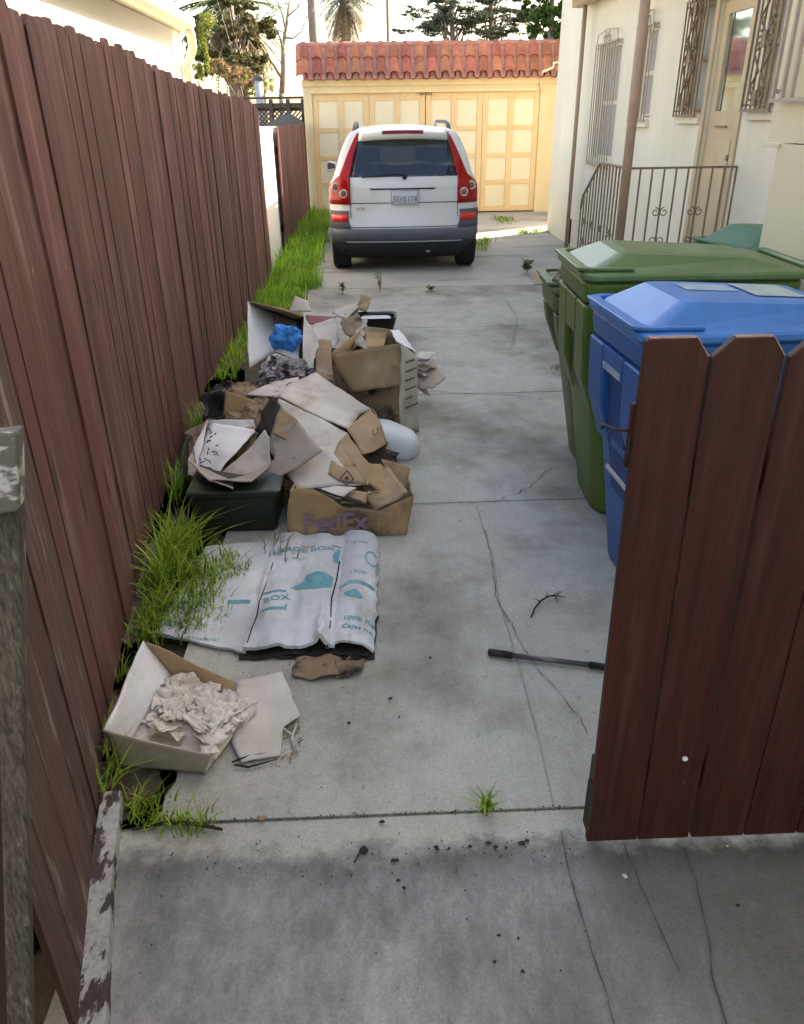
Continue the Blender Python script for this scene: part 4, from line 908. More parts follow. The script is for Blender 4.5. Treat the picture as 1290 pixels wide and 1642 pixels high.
gtext('LARGE BOX', (438, 900), (520, 895), .050, dc, dC, bold=.0012)
gtext('FOR MEDIUM', (452, 911), (500, 908), .018, dc, dC)
gtext('BOX', (424, 980), (460, 974), .050, dc, dC, bold=.001)
gtext('100%', (560, 935), (600, 936), .034, drr, dR)
gtext('100% Re', (550, 1010), (603, 1014), .034, drr, dR, bold=.0008)
gtext('Cajas ne', (548, 1023), (603, 1027), .034, drr, dR, bold=.0008)
gtext('re-use', (563, 886), (604, 886), .030, drr, dR)
gtext('recycled material', (262, 1028), (350, 1032), .030, dl, dL)
def ink(poly, par, dr_, nm='printed_mark', m='teal_ink'):
    me = bpy.data.meshes.new(nm); bm = bmesh.new(); vs = [bm.verts.new((Z(*p).x, Z(*p).y, 0)) for p in poly]; bm.faces.new(vs)
    bmesh.ops.triangulate(bm, faces=bm.faces); bmesh.ops.subdivide_edges(bm, edges=bm.edges, cuts=5, use_grid_fill=True)
    for v in bm.verts: v.co = dr_(v.co)
    bmesh.ops.recalc_face_normals(bm, faces=bm.faces); bm.to_mesh(me); bm.free(); me.materials.append(M[m]); o = bpy.data.objects.new(nm, me); COL.objects.link(o); o.parent = par; return o
ink([(466, 955), (486, 945), (492, 935), (510, 931), (524, 932), (536, 938), (533, 952), (510, 958), (490, 958)], dc, dC)
ink([(541, 892), (547, 893), (543, 914), (536, 914), (535, 902)], dc, dC)
ink([(423, 962), (460, 959), (461, 962), (424, 965)], dc, dC); ink([(419, 990), (458, 986), (459, 981), (462, 981), (461, 990), (419, 994)], dc, dC)
ink([(545, 954), (560, 947), (580, 947), (601, 951), (601, 956), (580, 952), (562, 952), (546, 958)], drr, dR)
ink([(366, 965), (403, 967), (402, 973), (365, 971)], dl, dL)
ink([(552, 966), (572, 962), (584, 972), (580, 976), (556, 972)], drr, dR)
def ring_ink(cx_, cy_, r_, par, dr_):
    for k in range(9):
        a0, a1 = k*2*math.pi/10, (k+1)*2*math.pi/10-.08; ink([(cx_+r_*math.cos(a0), cy_+r_*1.05*math.sin(a0)), (cx_+r_*math.cos(a1), cy_+r_*1.05*math.sin(a1)), (cx_+r_*.8*math.cos(a1), cy_+r_*.84*math.sin(a1)), (cx_+r_*.8*math.cos(a0), cy_+r_*.84*math.sin(a0))], par, dr_)
ring_ink(597, 908, 11, drr, dR)
tr = MB().tube([Z(466, 868, .042), Z(467, 876, .040), Z(500, 877, .040), Z(520, 872, .040), Z(548, 878, .040)], .0014, 5); tr.build('printed_mark', M['dark_ink'], fb)
crease = MB().tube([Z(x_, y_, .038) for x_, y_ in ((438, 902), (432, 925), (424, 945), (416, 965), (413, 985), (405, 1005), (397, 1030))], .0022, 5); crease.build('torn_seam', M['rot_and_shade'], fb)
crease = MB().tube([Z(x_, y_, .038) for x_, y_ in ((545, 900), (540, 930), (532, 960), (530, 1000), (525, 1040))], .003, 5); crease.build('torn_seam', M['rot_and_shade'], fb)
place(fb)
# rotten scrap in front
rs = card('cardboard_scrap', [[Z(468, 1078, .01), Z(560, 1062, .012), Z(545, 1052, .012), Z(470, 1056, .012)], [Z(468, 1078, .01), Z(500, 1090, .008), Z(572, 1075, .012), Z(560, 1062, .012)]], M['stained_card'], th=.003, disp=.014, fs=16, seed=4)
tag(rs, 'rotten brown scrap of cardboard in front of the flattened white box', 'cardboard')

# B: open tray with wet paper
ob = thing('open_box', 'tipped open white cardboard box holding sodden paper beside the fence', 'cardboard box', (-.7, 1.85, 0))
b0, b1, b2, b3 = Z(186, 1228, .01), Z(330, 1240, .01), Z(405, 1128, .01), Z(274, 1082, .03)
t0 = at(166, 1172, y=1.71); t1 = at(338, 1211, y=1.66); t2 = at(378, 1093, y=2.03); t3 = at(229, 1029, y=2.16)
card('side_panel', [[b0, b3, t3, t0]], M['card_white'], ob, .006, .006, 5)['label'] = 'white inner face'
card('side_panel', [[b0, b1, t1, t0]], M['card_grey'], ob, .006, .006, 5)
card('side_panel', [[b3, Z(368, 1120, .01), t2, t3]], M['card'], ob, .006, .006, 5)
card('base_panel', [[b0, b1, b2, b3]], M['card_light'], ob, .005, .006, 5)
place(ob)
pc = [Z(242, 1180, .02), Z(345, 1215, .02), Z(410, 1128, .02), Z(270, 1085, .02)]
def pcp(u, v): return (pc[0]*(1-u)+pc[1]*u)*(1-v)+(pc[3]*(1-u)+pc[2]*u)*v
wp_ = MB(); rnd = random.Random(12)
def mound(u, v):
    p = pcp(u, v); e = max(0, min(u, 1-u, v, 1-v)); q = Vector((p.x, p.y, 0))*16
    return Vector((p.x, p.y, .010+.030*min(1, e*5)+.012*(1-2*abs(noise.noise(q)))*min(1, e*8)))
wp_.grid(mound, 50, 46)
for k in range(70):
    u0, v0 = rnd.uniform(.05, .95), rnd.uniform(.05, .95); c_ = mound(u0, v0); s1_, s2_ = rnd.uniform(.025, .06), rnd.uniform(.015, .04); a_ = rnd.uniform(0, 3.14); sd_ = rnd.uniform(0, 50)
    ca, sa = math.cos(a_), math.sin(a_); tl_x, tl_y = rnd.uniform(-.35, .35), rnd.uniform(-.35, .35)
    def shp(u, v, c_=c_, s1_=s1_, s2_=s2_, ca=ca, sa=sa, sd_=sd_, tx=tl_x, ty_=tl_y):
        a, b = (u-.5)*2*s1_, (v-.5)*2*s2_; q = Vector((a*26, b*60, sd_))
        w_ = noise.noise(q); x_ = a*ca-b*sa+.010*noise.noise(q*.7+Vector((9, 0, 0))); y_ = a*sa+b*ca+.010*noise.noise(q*.7+Vector((0, 9, 0)))
        return Vector((c_.x+x_, c_.y+y_, max(.006, c_.z+.006+a*tx+b*ty_+.011*(1-2.2*abs(w_))+.006*noise.noise(q*2.5))))
    wp_.grid(shp, 12, 9)
wpo = wp_.build('crumpled_paper', M['paper'], sm=True, solid=.0015); tag(wpo, 'heap of sodden crumpled off-white paper inside the tipped open box', 'paper')

# C: flat light piece
fl = card('cardboard_sheet', [[Z(372, 1190, .012), Z(455, 1168, .010), Z(455, 1076, .014), Z(378, 1092, .016)], [Z(455, 1168, .010), Z(481, 1150, .009), Z(470, 1120, .012), Z(455, 1076, .014)], [Z(385, 1222, .007), Z(448, 1212, .008), Z(455, 1168, .010), Z(372, 1190, .012)]], M['card_light'], th=.004, disp=.005, fs=9, seed=9)
tag(fl, 'flat pale cardboard sheet with a frayed edge beside the crumpled paper', 'cardboard')
for i, pts in enumerate((((376, 1226), (398, 1230), (446, 1217)), ((372, 1222), (400, 1212), (440, 1206)), ((452, 1165), (470, 1180), (478, 1205)), ((476, 1160), (468, 1185), (474, 1204)))):
    o = MB().tube([Z(*p, .008) for p in pts], [.003, .004, .001], 5).build('torn_strip', M['rot_and_shade'] if i < 2 else M['card_light']); tag(o, ('dark curled strip lowest below the flat pale sheet', 'dark frayed strip just above another below the flat pale sheet', 'pale curled strip at the inner side of the torn corner', 'pale curled strip at the outer tip of the torn corner')[i], 'torn strip')

# D: dark green storage tote
to = thing('storage_tote', 'dark green plastic storage tote under the boxes next to the grass', 'tote', (-.64, 3.35, 0))
mb = MB(); rg = []
for z, e in ((0, -.03), (.02, -.022), (.185, .0), (.19, .008), (.215, .010), (.22, .0)): rg.append(rrect(-.665, 3.30, .205+e, .165+e, .03, z))
mb.loft(rg); mb.build('body', M['tote'], to, sm=False, bevel=.004)
place(to)

# E: collapsed courier box
eb = thing('courier_box', 'brown cardboard courier box with purple lettering at the front of the pile', 'cardboard box', (-.16, 3.2, 0))
fl0, fr0 = Z(462, 866), Z(652, 857)
f = [A(466, 786, 3.10), A(501, 786, 3.10), A(553, 812, 3.09), A(612, 818, 3.10), A(662, 797, 3.13)]
bx = [fl0, fl0.lerp(fr0, .22), fl0.lerp(fr0, .5), fl0.lerp(fr0, .8), fr0]
card('front_panel', [[bx[i], bx[i+1], f[i+1], f[i]] for i in range(4)], M['card_orange'], eb, .006, .011, 7)
br = Z(640, 818, .01); tr_ = A(657, 752, 3.45); tbk = A(615, 736, 3.55)
card('side_panel', [[fr0, br, tr_, f[4]]], M['card_orange'], eb, .006, .011, 7)
card('back_panel', [[br, Z(560, 800, .01), A(560, 742, 3.55), tbk], [br, tbk, tr_, tr_]], M['card_orange'], eb, .006, .008, 6)
card('side_panel', [[fl0, Z(478, 800, .01), A(480, 760, 3.5), f[0]]], M['card_orange'], eb, .006, .01, 6)
card('flap', [[A(655, 790, 3.16), A(600, 822, 3.16), A(575, 768, 3.42), A(622, 748, 3.48)]], M['card'], eb, .005, .012, 8, seed=2)
card('flap', [[A(560, 760, 3.36), A(590, 742, 3.46), A(612, 745, 3.48), A(637, 800, 3.24)], [A(560, 760, 3.36), A(637, 800, 3.24), A(618, 802, 3.24), A(590, 775, 3.34)]], M['card_orange'], eb, .005, .006, 6)
card('flap', [[A(500, 786, 3.12), A(545, 800, 3.14), A(572, 782, 3.22), A(540, 780, 3.24)]], M['card_light'], eb, .005, .006, 8)
card('flap', [[A(545, 806, 3.13), A(588, 810, 3.15), A(590, 790, 3.22), A(560, 786, 3.24)]], M['card'], eb, .005, .008, 8, seed=6)
card('flap', [[A(503, 784, 3.115), A(590, 812, 3.115), A(590, 806, 3.2), A(520, 782, 3.22)]], M['rot_and_shade'], eb, .005, .006, 8, seed=7)
fv = (f[0]-fl0); 
def dE(p):
    return p
oo = A(487, 851, 3.068); ux = (A(580, 846, 3.075)-oo); uz = (A(490, 795, 3.085)-A(492, 851, 3.068))
text('FedEx', M['purple_ink'], eb, oo+Vector((0, -.014, 0)), ux, uz, .118, bold=.003)
MB().prism([A(569, 822, 3.07), A(579, 822, 3.07), A(582, 827, 3.07), A(568, 827, 3.07)], (0, -.003, 0)).build('printed_mark', M['dark_ink'], eb)
place(eb)

# F: crushed white carton on top of the tote
wc = thing('white_carton', 'crushed white carton with blue ink marks sitting on the dark tote', 'cardboard box', (-.7, 3.5, .28))
c1 = [A(310, 712, 3.62), A(334, 676, 3.80), A(418, 672, 3.86), A(430, 700, 3.72)]
lo_ = [A(315, 752, 3.42), A(349, 764, 3.34), A(405, 716, 3.46), A(432, 744, 3.36)]
card('base_panel', [[lo_[0], lo_[1], A(372, 730, 3.46), A(325, 720, 3.58)], [A(325, 720, 3.58), A(372, 730, 3.46), A(412, 690, 3.72), A(340, 680, 3.78)]], M['card_white'], wc, .005, .010, 6)
card('side_panel', [[A(310, 718, 3.60), A(315, 752, 3.42), A(325, 722, 3.58), A(334, 674, 3.80)]], M['card_white'], wc, .005, .006, 6)
card('side_panel', [[A(334, 674, 3.80), A(340, 690, 3.78), A(418, 690, 3.80), A(418, 672, 3.86)]], M['card_white'], wc, .005, .006, 6)
card('front_panel', [[A(349, 764, 3.34), A(370, 775, 3.30), A(432, 748, 3.34), A(405, 714, 3.45)], [A(405, 714, 3.45), A(432, 748, 3.34), A(432, 700, 3.44), A(425, 690, 3.48)]], M['card_light'], wc, .005, .008, 7)
card('front_panel', [[A(349, 764, 3.335), A(315, 752, 3.415), A(300, 762, 3.38), A(352, 782, 3.32)], [A(352, 782, 3.32), A(370, 775, 3.30), A(349, 764, 3.335), A(349, 764, 3.335)], [A(315, 752, 3.415), A(310, 718, 3.60), A(303, 735, 3.50), A(300, 762, 3.38)]], M['card_grey'], wc, .004, .008, 8)
rnd = random.Random(8)
for k, (x_, y_, m_) in enumerate(((344, 700, 'dark_ink'), (342, 722, 'purple_ink'), (326, 743, 'purple_ink'))):
    mb = MB()
    for q in range(6):
        a = A(x_+rnd.uniform(-8, 8), y_+rnd.uniform(-8, 8), 3.52-(y_-700)*.003)+Vector((0, -.02, .01)); b = a+Vector((rnd.uniform(-.03, .03), rnd.uniform(-.01, .01), rnd.uniform(-.015, .02))); mb.tube([a, (a+b)/2+Vector((.004, -.003, .006)), b], .003, 4)
    mb.build('ink_scribble', M[m_] if k else M['dark_ink'], wc)
card('front_flap', [[A(304, 742, 3.40), A(334, 770, 3.16), A(374, 784, 3.11), A(372, 770, 3.28)], [A(334, 770, 3.16), A(404, 772, 3.14), A(430, 750, 3.30), A(372, 770, 3.28)]], M['card_grey'], wc, .004, .006, 8)
place(wc)

# H: big collapsed printed box across the pile
hb = thing('collapsed_box', 'large collapsed brown box with a grey top lying across the middle of the pile', 'cardboard box', (-.3, 3.7, .1))
Aq, Bq_, Cq, Dq = A(507, 598, 4.25), A(595, 657, 3.92), A(558, 690, 3.66), A(446, 634, 3.86)
E1, E2 = A(578, 665, 3.88), A(462, 618, 4.02)
card('top_panel', [[Dq, Cq, E1, E2], [E2, E1, Bq_, Aq]], M['card_light'], hb, .006, .008, 5, n=9)
ft = [A(446, 640, 3.84), A(558, 692, 3.655), A(592, 746, 3.40), A(588, 777, 3.30), A(476, 783, 3.24), A(430, 716, 3.56)]
mid = A(520, 725, 3.46)
card('front_panel', [[ft[0], ft[1], mid, ft[5]], [mid, ft[1], ft[2], ft[3]], [ft[5], mid, ft[3], ft[4]]], M['card_light'], hb, .006, .010, 5, seed=3)['label'] = 'sagging front face'
card('end_panel', [[Cq, Bq_, A(612, 681, 3.72), A(581, 727, 3.48)], [A(581, 727, 3.48), A(612, 681, 3.72), A(620, 714, 3.62), A(600, 722, 3.52)]], M['card'], hb, .006, .008, 6)
card('end_panel', [[A(598, 655, 3.94), A(604, 664, 3.9), A(623, 716, 3.66), A(612, 684, 3.74)]], M['card'], hb, .005, .006, 6)
card('hidden_panel', [[A(583, 722, 3.52), A(616, 712, 3.66), A(628, 742, 3.58), A(600, 750, 3.46)]], M['rot_and_shade'], hb, .004, .006, 6)  # dark sheet painting the shaded interior of the box
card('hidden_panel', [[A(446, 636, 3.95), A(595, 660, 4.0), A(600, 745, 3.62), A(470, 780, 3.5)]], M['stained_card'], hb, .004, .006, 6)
card('corner_brown_face', [[A(545, 706, 3.56), A(560, 694, 3.63), A(592, 746, 3.385), A(586, 777, 3.285)], [A(586, 777, 3.285), A(545, 770, 3.30), A(528, 760, 3.34), A(545, 706, 3.55)]], M['card'], hb, .004, .008, 5, seed=3)
dm_ = [A(557, 753, 3.30), A(569, 768, 3.26), A(556, 779, 3.24), A(544, 768, 3.27)]
cdm = sum(dm_, Vector())/4
mb = MB(); k_ = [cdm+(p-cdm)*.78 for p in dm_]
for i in range(4): mb.prism([dm_[i], dm_[(i+1) % 4], k_[(i+1) % 4], k_[i]], (0, -.003, .001))
for s_ in (.55, .3): mb.prism([cdm+(p-cdm)*s_ for p in dm_], (0, -.003, .001)) if s_ == .3 else None
mb.build('printed_mark', M['dark_ink'], hb)
text('U', M['dark_ink'], hb, A(597, 697, 3.58)+Vector((0, -.03, 0)), (A(608, 690, 3.62)-A(597, 697, 3.58)), (A(596, 680, 3.66)-A(597, 697, 3.58)), .075, name='printed_mark')
place(hb)

# G: loose torn flaps leaning in front
g1 = card('cardboard_flap', [[A(392, 770, 3.36), A(402, 789, 3.28), A(465, 757, 3.30), A(440, 738, 3.40)], [A(440, 738, 3.40), A(465, 757, 3.30), A(518, 722, 3.34), A(476, 674, 3.56)], [A(440, 738, 3.40), A(476, 674, 3.56), A(446, 690, 3.52), A(436, 712, 3.48)]], M['card_grey'], th=.006, disp=.007, fs=6, seed=12)
tag(g1, 'grey-brown folded cardboard flap leaning between the white carton and the courier box', 'cardboard')
g2_ = card('cardboard_flap', [[A(438, 696, 3.50), A(470, 712, 3.46), A(478, 674, 3.54), A(452, 652, 3.66)]], M['card'], th=.006, disp=.006, fs=6, seed=14)
tag(g2_, 'small brown torn flap standing above the grey-brown folded flap', 'cardboard')
g3 = card('cardboard_flap', [[A(436, 636, 3.80), A(452, 646, 3.72), A(428, 698, 3.52), A(410, 690, 3.60)]], M['rot_and_shade'], th=.006, disp=.012, fs=12, seed=15)
tag(g3, 'blackened torn flap beside the crushed white carton', 'cardboard')

# N: small brown carton + black plastic by the fence
nb = thing('small_carton', 'small brown open carton with grass growing behind it beside the fence', 'cardboard box', (-.95, 4.1, .2))
card('front_panel', [[A(358, 668, 3.98), A(402, 672, 3.96), A(404, 640, 4.02), A(362, 626, 4.04)]], M['card_orange'], nb, .005, .004, 6)
card('side_panel', [[A(402, 672, 3.96), A(418, 664, 4.08), A(424, 648, 4.12), A(404, 640, 4.02)]], M['card'], nb, .005, .004, 6)
card('back_panel', [[A(366, 640, 4.2), A(420, 650, 4.2), A(424, 646, 4.22), A(378, 622, 4.25)]], M['card'], nb, .005, .004, 6)
place(nb)
bp_ = card('plastic_sheet', [[A(330, 690, 4.0), A(362, 690, 3.95), A(366, 626, 4.12), A(330, 630, 4.2)], [A(330, 630, 4.2), A(366, 626, 4.12), A(372, 612, 4.3), A(336, 618, 4.35)]], M['blackp'], th=.004, disp=.03, fs=11, seed=5, sm=True)
tag(bp_, 'crumpled black plastic squeezed between the fence and the small carton', 'plastic')
g4 = card('cardboard_sheet', [[A(395, 634, 4.15), A(470, 640, 4.0), A(480, 606, 4.3), A(440, 612, 4.35)]], M['card_light'], th=.005, disp=.008, fs=6, seed=16)
tag(g4, 'pale cardboard sheet behind the small carton under the newsprint', 'cardboard')

# J: upright moving box
jb = thing('upright_box', 'tall open brown moving box with a folded front flap on the driveway side', 'cardboard box', (0, 4.6, 0))
j0, j1, j2, j3 = Z(560, 700, .003), Z(640, 700, .003), Z(672, 688, .003), Z(590, 650, .003)
j0 = Vector((-.22, 4.28, .004)); j1 = Vector((.12, 4.26, .004)); j2 = Z(671, 690, .004); j3 = Vector((-.18, 4.72, .004)); j2b = Vector((.20, 4.72, .004))
q0 = A(532, 566, 4.32); q1 = A(642, 551, 4.30); q2 = A(668, 568, 4.44); q3 = A(622, 528, 4.75); q4 = A(583, 524, 4.78); q5 = A(640, 530, 4.72)
card('front_panel', [[j0, j1, q1, q0]], M['stained_card'], jb, .006, .008, 6, seed=21)
card('side_panel', [[j1, j2, q2, q1]], M['card_light'], jb, .006, .010, 6, seed=22)
card('side_panel', [[j2, j2b, q5, q2]], M['card_light'], jb, .006, .010, 6, seed=22)
card('back_panel', [[j2b, j3, q4, q5]], M['card'], jb, .006, .006, 5, seed=21)
card('side_panel', [[j3, j0, q0, q4]], M['card'], jb, .006, .008, 6, seed=21)
card('flap', [[A(532, 568, 4.29), A(641, 552, 4.27), A(644, 618, 4.22), A(563, 632, 4.22)]], M['card'], jb, .006, .010, 5, seed=23)['label'] = 'folded-down front flap'
card('flap', [[A(583, 524, 4.80), A(622, 530, 4.78), A(616, 556, 4.55), A(588, 560, 4.50)]], M['card_orange'], jb, .005, .006, 5, seed=24)
card('flap', [[A(642, 551, 4.31), A(668, 568, 4.45), A(640, 530, 4.72), A(625, 530, 4.70)]], M['card_white'], jb, .005, .014, 7, seed=25)
for i, (t_, yy) in enumerate((('PLEASE', 598), ('STORE AND', 612), ('KEEP DRY', 626), ('BOXES', 640), ('ROOM', 654), ('TO', 667))):
    pass
tb = (j1*.25+j2*.75); nside = (j2-j1).cross(q1-j1).normalized()
if nside.dot(CAM-j1) < 0: nside = -nside
for i in range(6):
    base = j1.lerp(j2, .25).lerp(q1.lerp(q2, .25), .82-i*.10)+nside*.010
    mb = MB(); du = (j2-j1).normalized(); dz = (q1-j1).normalized(); rnd = random.Random(i); s0 = 0
    for c in range(4+i % 2):
        wv = rnd.uniform(.008, .022); mb.prism([base+du*s0, base+du*(s0+wv), base+du*(s0+wv)+dz*.011, base+du*s0+dz*.011], nside*.001); s0 += wv+.006
    mb.build('printed_line', M['dark_ink'], jb)
tf = A(592, 652, 4.262); text('KIN', M['dark_ink'], jb, A(598, 664, 4.245), (1, 0, 0), (0, .05, 1), .07, name='printed_lettering'); text('10 KIN', M['dark_ink'], jb, A(586, 680, 4.235), (1, 0, 0), (0, .05, 1), .055, name='printed_lettering')
place(jb)
# contents / broken neighbours of the upright box
c1_ = card('torn_cardboard', [[A(545, 520, 4.95), A(572, 500, 5.1), A(590, 480, 5.35), A(560, 495, 5.25)], [A(545, 520, 4.95), A(575, 560, 4.62), A(592, 530, 4.75), A(572, 500, 5.1)]], M['stained_card'], th=.006, disp=.02, fs=10, seed=31)
tag(c1_, 'dark stained torn cardboard standing behind the upright box', 'cardboard')
c2_ = card('torn_cardboard', [[A(572, 497, 5.2), A(590, 500, 5.15), A(594, 480, 5.3), A(578, 473, 5.35)]], M['card'], th=.006, disp=.02, fs=12, seed=32)
tag(c2_, 'small curled brown cardboard piece at the very back of the pile', 'cardboard')
c3_ = card('torn_cardboard', [[A(532, 502, 5.2), A(556, 512, 5.05), A(580, 492, 5.2), A(570, 486, 5.3)]], M['card_light'], th=.006, disp=.012, fs=9, seed=33)
tag(c3_, 'pale bent flap lying beside the curled brown piece at the back', 'cardboard')
ty = thing('tray', 'shallow round-cornered tray with white contents at the back of the pile', 'tray', (-.1, 5.1, .25))
mb = MB(); cxx = A(603, 512, 5.08); rg = [rrect(cxx.x, cxx.y, .135+e, .10+e, .05, cxx.z+z) for z, e in ((-.06, -.02), (.02, .0), (.028, .004), (.02, -.012), (-.02, -.02))]
mb.loft(rg); mb.build('body', M['blackp'], ty); mb = MB().loft([rrect(cxx.x, cxx.y, .10, .07, .04, cxx.z+z) for z in (-.02, .012)]); mb.build('contents', M['card_white'], ty, bevel=.01); place(ty)
c5 = card('torn_cardboard', [[A(563, 560, 4.5), A(578, 556, 4.45), A(590, 512, 4.95), A(578, 512, 5.0)], [A(578, 556, 4.45), A(590, 560, 4.42), A(584, 540, 4.6), A(582, 530, 4.7)]], M['card_grey'], th=.008, disp=.02, fs=14, seed=35)
tag(c5, 'frayed grey cardboard edge folded over the mouth of the upright box', 'cardboard')
for i in range(7):
    yy = 568+i*8; o = card('paper_sheet', [[A(662, yy+4, 4.85), A(684-i, yy+7+i, 4.80), A(703-i*2, yy-4+i*4, 4.98), A(676, yy-6, 5.02)]], M['card_white'] if i % 2 else M['card_light'], th=.003, disp=.012, fs=12, seed=40+i, n=5)
    tag(o, 'curled pale paper sheet in the loose stack fanned beside the upright box', 'paper', 'fanned paper sheets beside the upright box')
o = card('torn_cardboard', [[A(676, 625, 4.72), A(696, 622, 4.72), A(716, 606, 4.88), A(690, 574, 5.1)], [A(676, 625, 4.72), A(690, 574, 5.1), A(684, 572, 5.1), A(670, 600, 4.9)]], M['card_grey'], th=.006, disp=.006, fs=6, seed=50); tag(o, 'grey cardboard corner sticking out beyond the fanned paper sheets', 'cardboard')

# K: tilted open box with blue wrap
kb = thing('open_box', 'white-lined open box lying on its side with blue wrapping inside', 'cardboard box', (-.8, 5.2, 0))
k0, k1, k2, k3 = A(398, 484, 5.25), A(487, 508, 5.12), A(486, 590, 4.72), A(400, 590, 4.85)
i0, i1, i2, i3 = A(440, 500, 5.5), A(480, 514, 5.42), A(478, 575, 5.0), A(442, 566, 5.08)
card('side_panel', [[k0, k3, i3, i0]], M['card_white'], kb, .006, .008, 6)
card('top_panel', [[k0, i0, i1, k1]], M['card'], kb, .006, .005, 6)
card('base_panel', [[i0, i1, i2, i3]], M['card_grey'], kb, .005, .006, 6)
card('side_panel', [[k1, i1, i2, k2]], M['rot_and_shade'], kb, .005, .006, 6)
card('flap', [[A(487, 508, 5.12), A(508, 535, 4.95), A(514, 572, 4.8), A(506, 605, 4.62)], [A(487, 508, 5.12), A(506, 605, 4.62), A(486, 592, 4.70), A(486, 550, 4.9)]], M['card_light'], kb, .006, .006, 6)['label'] = 'open outer flap'
card('flap', [[A(398, 484, 5.25), A(430, 490, 5.18), A(487, 508, 5.12), A(486, 502, 5.14)]], M['card'], kb, .008, .003, 6)
place(kb)
mb = MB(); cB = A(460, 542, 4.98)
def blobf(u, v):
    th_ = u*2*math.pi; ph = v*math.pi; d = Vector((math.sin(ph)*math.cos(th_), math.sin(ph)*math.sin(th_), math.cos(ph)))
    r_ = 1+.45*noise.noise(d*1.7+Vector((2, 0, 0)))+.18*noise.noise(d*5); return cB+Vector((d.x*.10*r_, d.y*.05*r_, d.z*.085*r_))
mb.grid(blobf, 28, 18); o = mb.build('plastic_wrap', M['bluecloth'], sm=False, weld=.001); tag(o, 'bright blue crumpled plastic wrap inside the white-lined open box', 'plastic wrap')
o = card('book', [[A(437, 552, 5.02), A(480, 572, 4.92), A(482, 580, 4.88), A(440, 562, 4.98)], [A(437, 552, 5.02), A(480, 572, 4.92), A(482, 545, 5.1), A(470, 540, 5.15)]], M['card_white'], th=.01, disp=.004); tag(o, 'white booklet under the blue wrap in the open box', 'booklet')
def heap(name, c, rx, ry, rz_, m, seed, amp=.35, label='', cat='', nu=40, nv=24, fsq=2.4):
    c = Vector(c)
    def f(u, v):
        th_ = u*2*math.pi; ph = v*math.pi; d = Vector((math.sin(ph)*math.cos(th_), math.sin(ph)*math.sin(th_), math.cos(ph))); q = d*fsq+Vector((seed, 0, 0))
        r_ = 1+amp*noise.noise(q)+amp*.6*(1-2*abs(noise.noise(q*2.3)))+amp*.4*(1-2*abs(noise.noise(q*5)))
        p = c+Vector((d.x*rx*r_, d.y*ry*r_, d.z*rz_*r_)); p.z = max(.004, p.z); return p
    o = MB().grid(f, nu, nv).build(name, m, None, weld=.001); return tag(o, label, cat)
heap('newspaper', A(458, 588, 4.62)-Vector((0, 0, .06)), .13, .13, .08, M['newsprint'], 3, .4, 'heap of dirty crumpled newsprint below the open box with blue wrap', 'newspaper', 60, 36, 2.8)
o = card('torn_cardboard', [[A(462, 500, 5.6), A(500, 500, 5.5), A(492, 482, 5.65), A(473, 474, 5.7)]], M['card_light'], th=.005, disp=.008, fs=6, seed=51); tag(o, 'pale pointed cardboard corner standing at the back beside the grass', 'cardboard')
o = card('torn_cardboard', [[A(492, 520, 5.3), A(520, 522, 5.2), A(540, 508, 5.3), A(490, 505, 5.4)]], M['pink'], th=.005, disp=.006, fs=6, seed=52); tag(o, 'faded red board between the open box and the upright box', 'cardboard')
qb = thing('torn_box', 'torn pale box fragment wedged between the open box and the upright box', 'cardboard box', (-.5, 5, .1))
card('side_panel', [[A(500, 522, 5.15), A(538, 510, 5.15), A(545, 545, 4.95), A(530, 566, 4.80)], [A(500, 522, 5.15), A(530, 566, 4.80), A(520, 560, 4.86), A(504, 540, 5.0)]], M['card_light'], qb, .005, .012, 7, seed=53)
card('side_panel', [[A(504, 545, 4.95), A(530, 545, 4.9), A(534, 605, 4.5), A(508, 606, 4.55)]], M['card'], qb, .005, .014, 7, seed=54)
card('side_panel', [[A(505, 555, 4.9), A(560, 560, 4.75), A(560, 640, 4.35), A(505, 640, 4.4)]], M['rot_and_shade'], qb, .005, .01, 7, seed=55)
place(qb)
# dark fill under the heap so that no daylight shows through the boxes
heap('dark_fill', (-.50, 4.15, .05), .48, .62, .26, M['stained_card'], 8, .25, 'dark fill added underneath the collapsed box to keep daylight from showing through', 'fill', 50, 30, 2.2)
# I: white rounded plastic bag
wb_ = MB(); cI = A(628, 707, 4.05)
def pil(u, v):
    th_ = u*2*math.pi; ph = v*math.pi; d = Vector((math.sin(ph)*math.cos(th_), math.sin(ph)*math.sin(th_), math.cos(ph))); d = Vector([math.copysign(abs(q)**.8, q) for q in d])
    r_ = 1+.05*noise.noise(d*2); p = Vector((d.x*.165*r_, d.y*.12*r_, d.z*.10*r_)); p.rotate(Matrix.Rotation(R(24), 3, 'Y').to_euler()); return cI+p
wb_.grid(pil, 36, 22); o = wb_.build('plastic_bag', M['white_plastic'], sm=True, weld=.001); tag(o, 'smooth white rounded plastic bundle poking out on the driveway side of the pile', 'plastic bag')

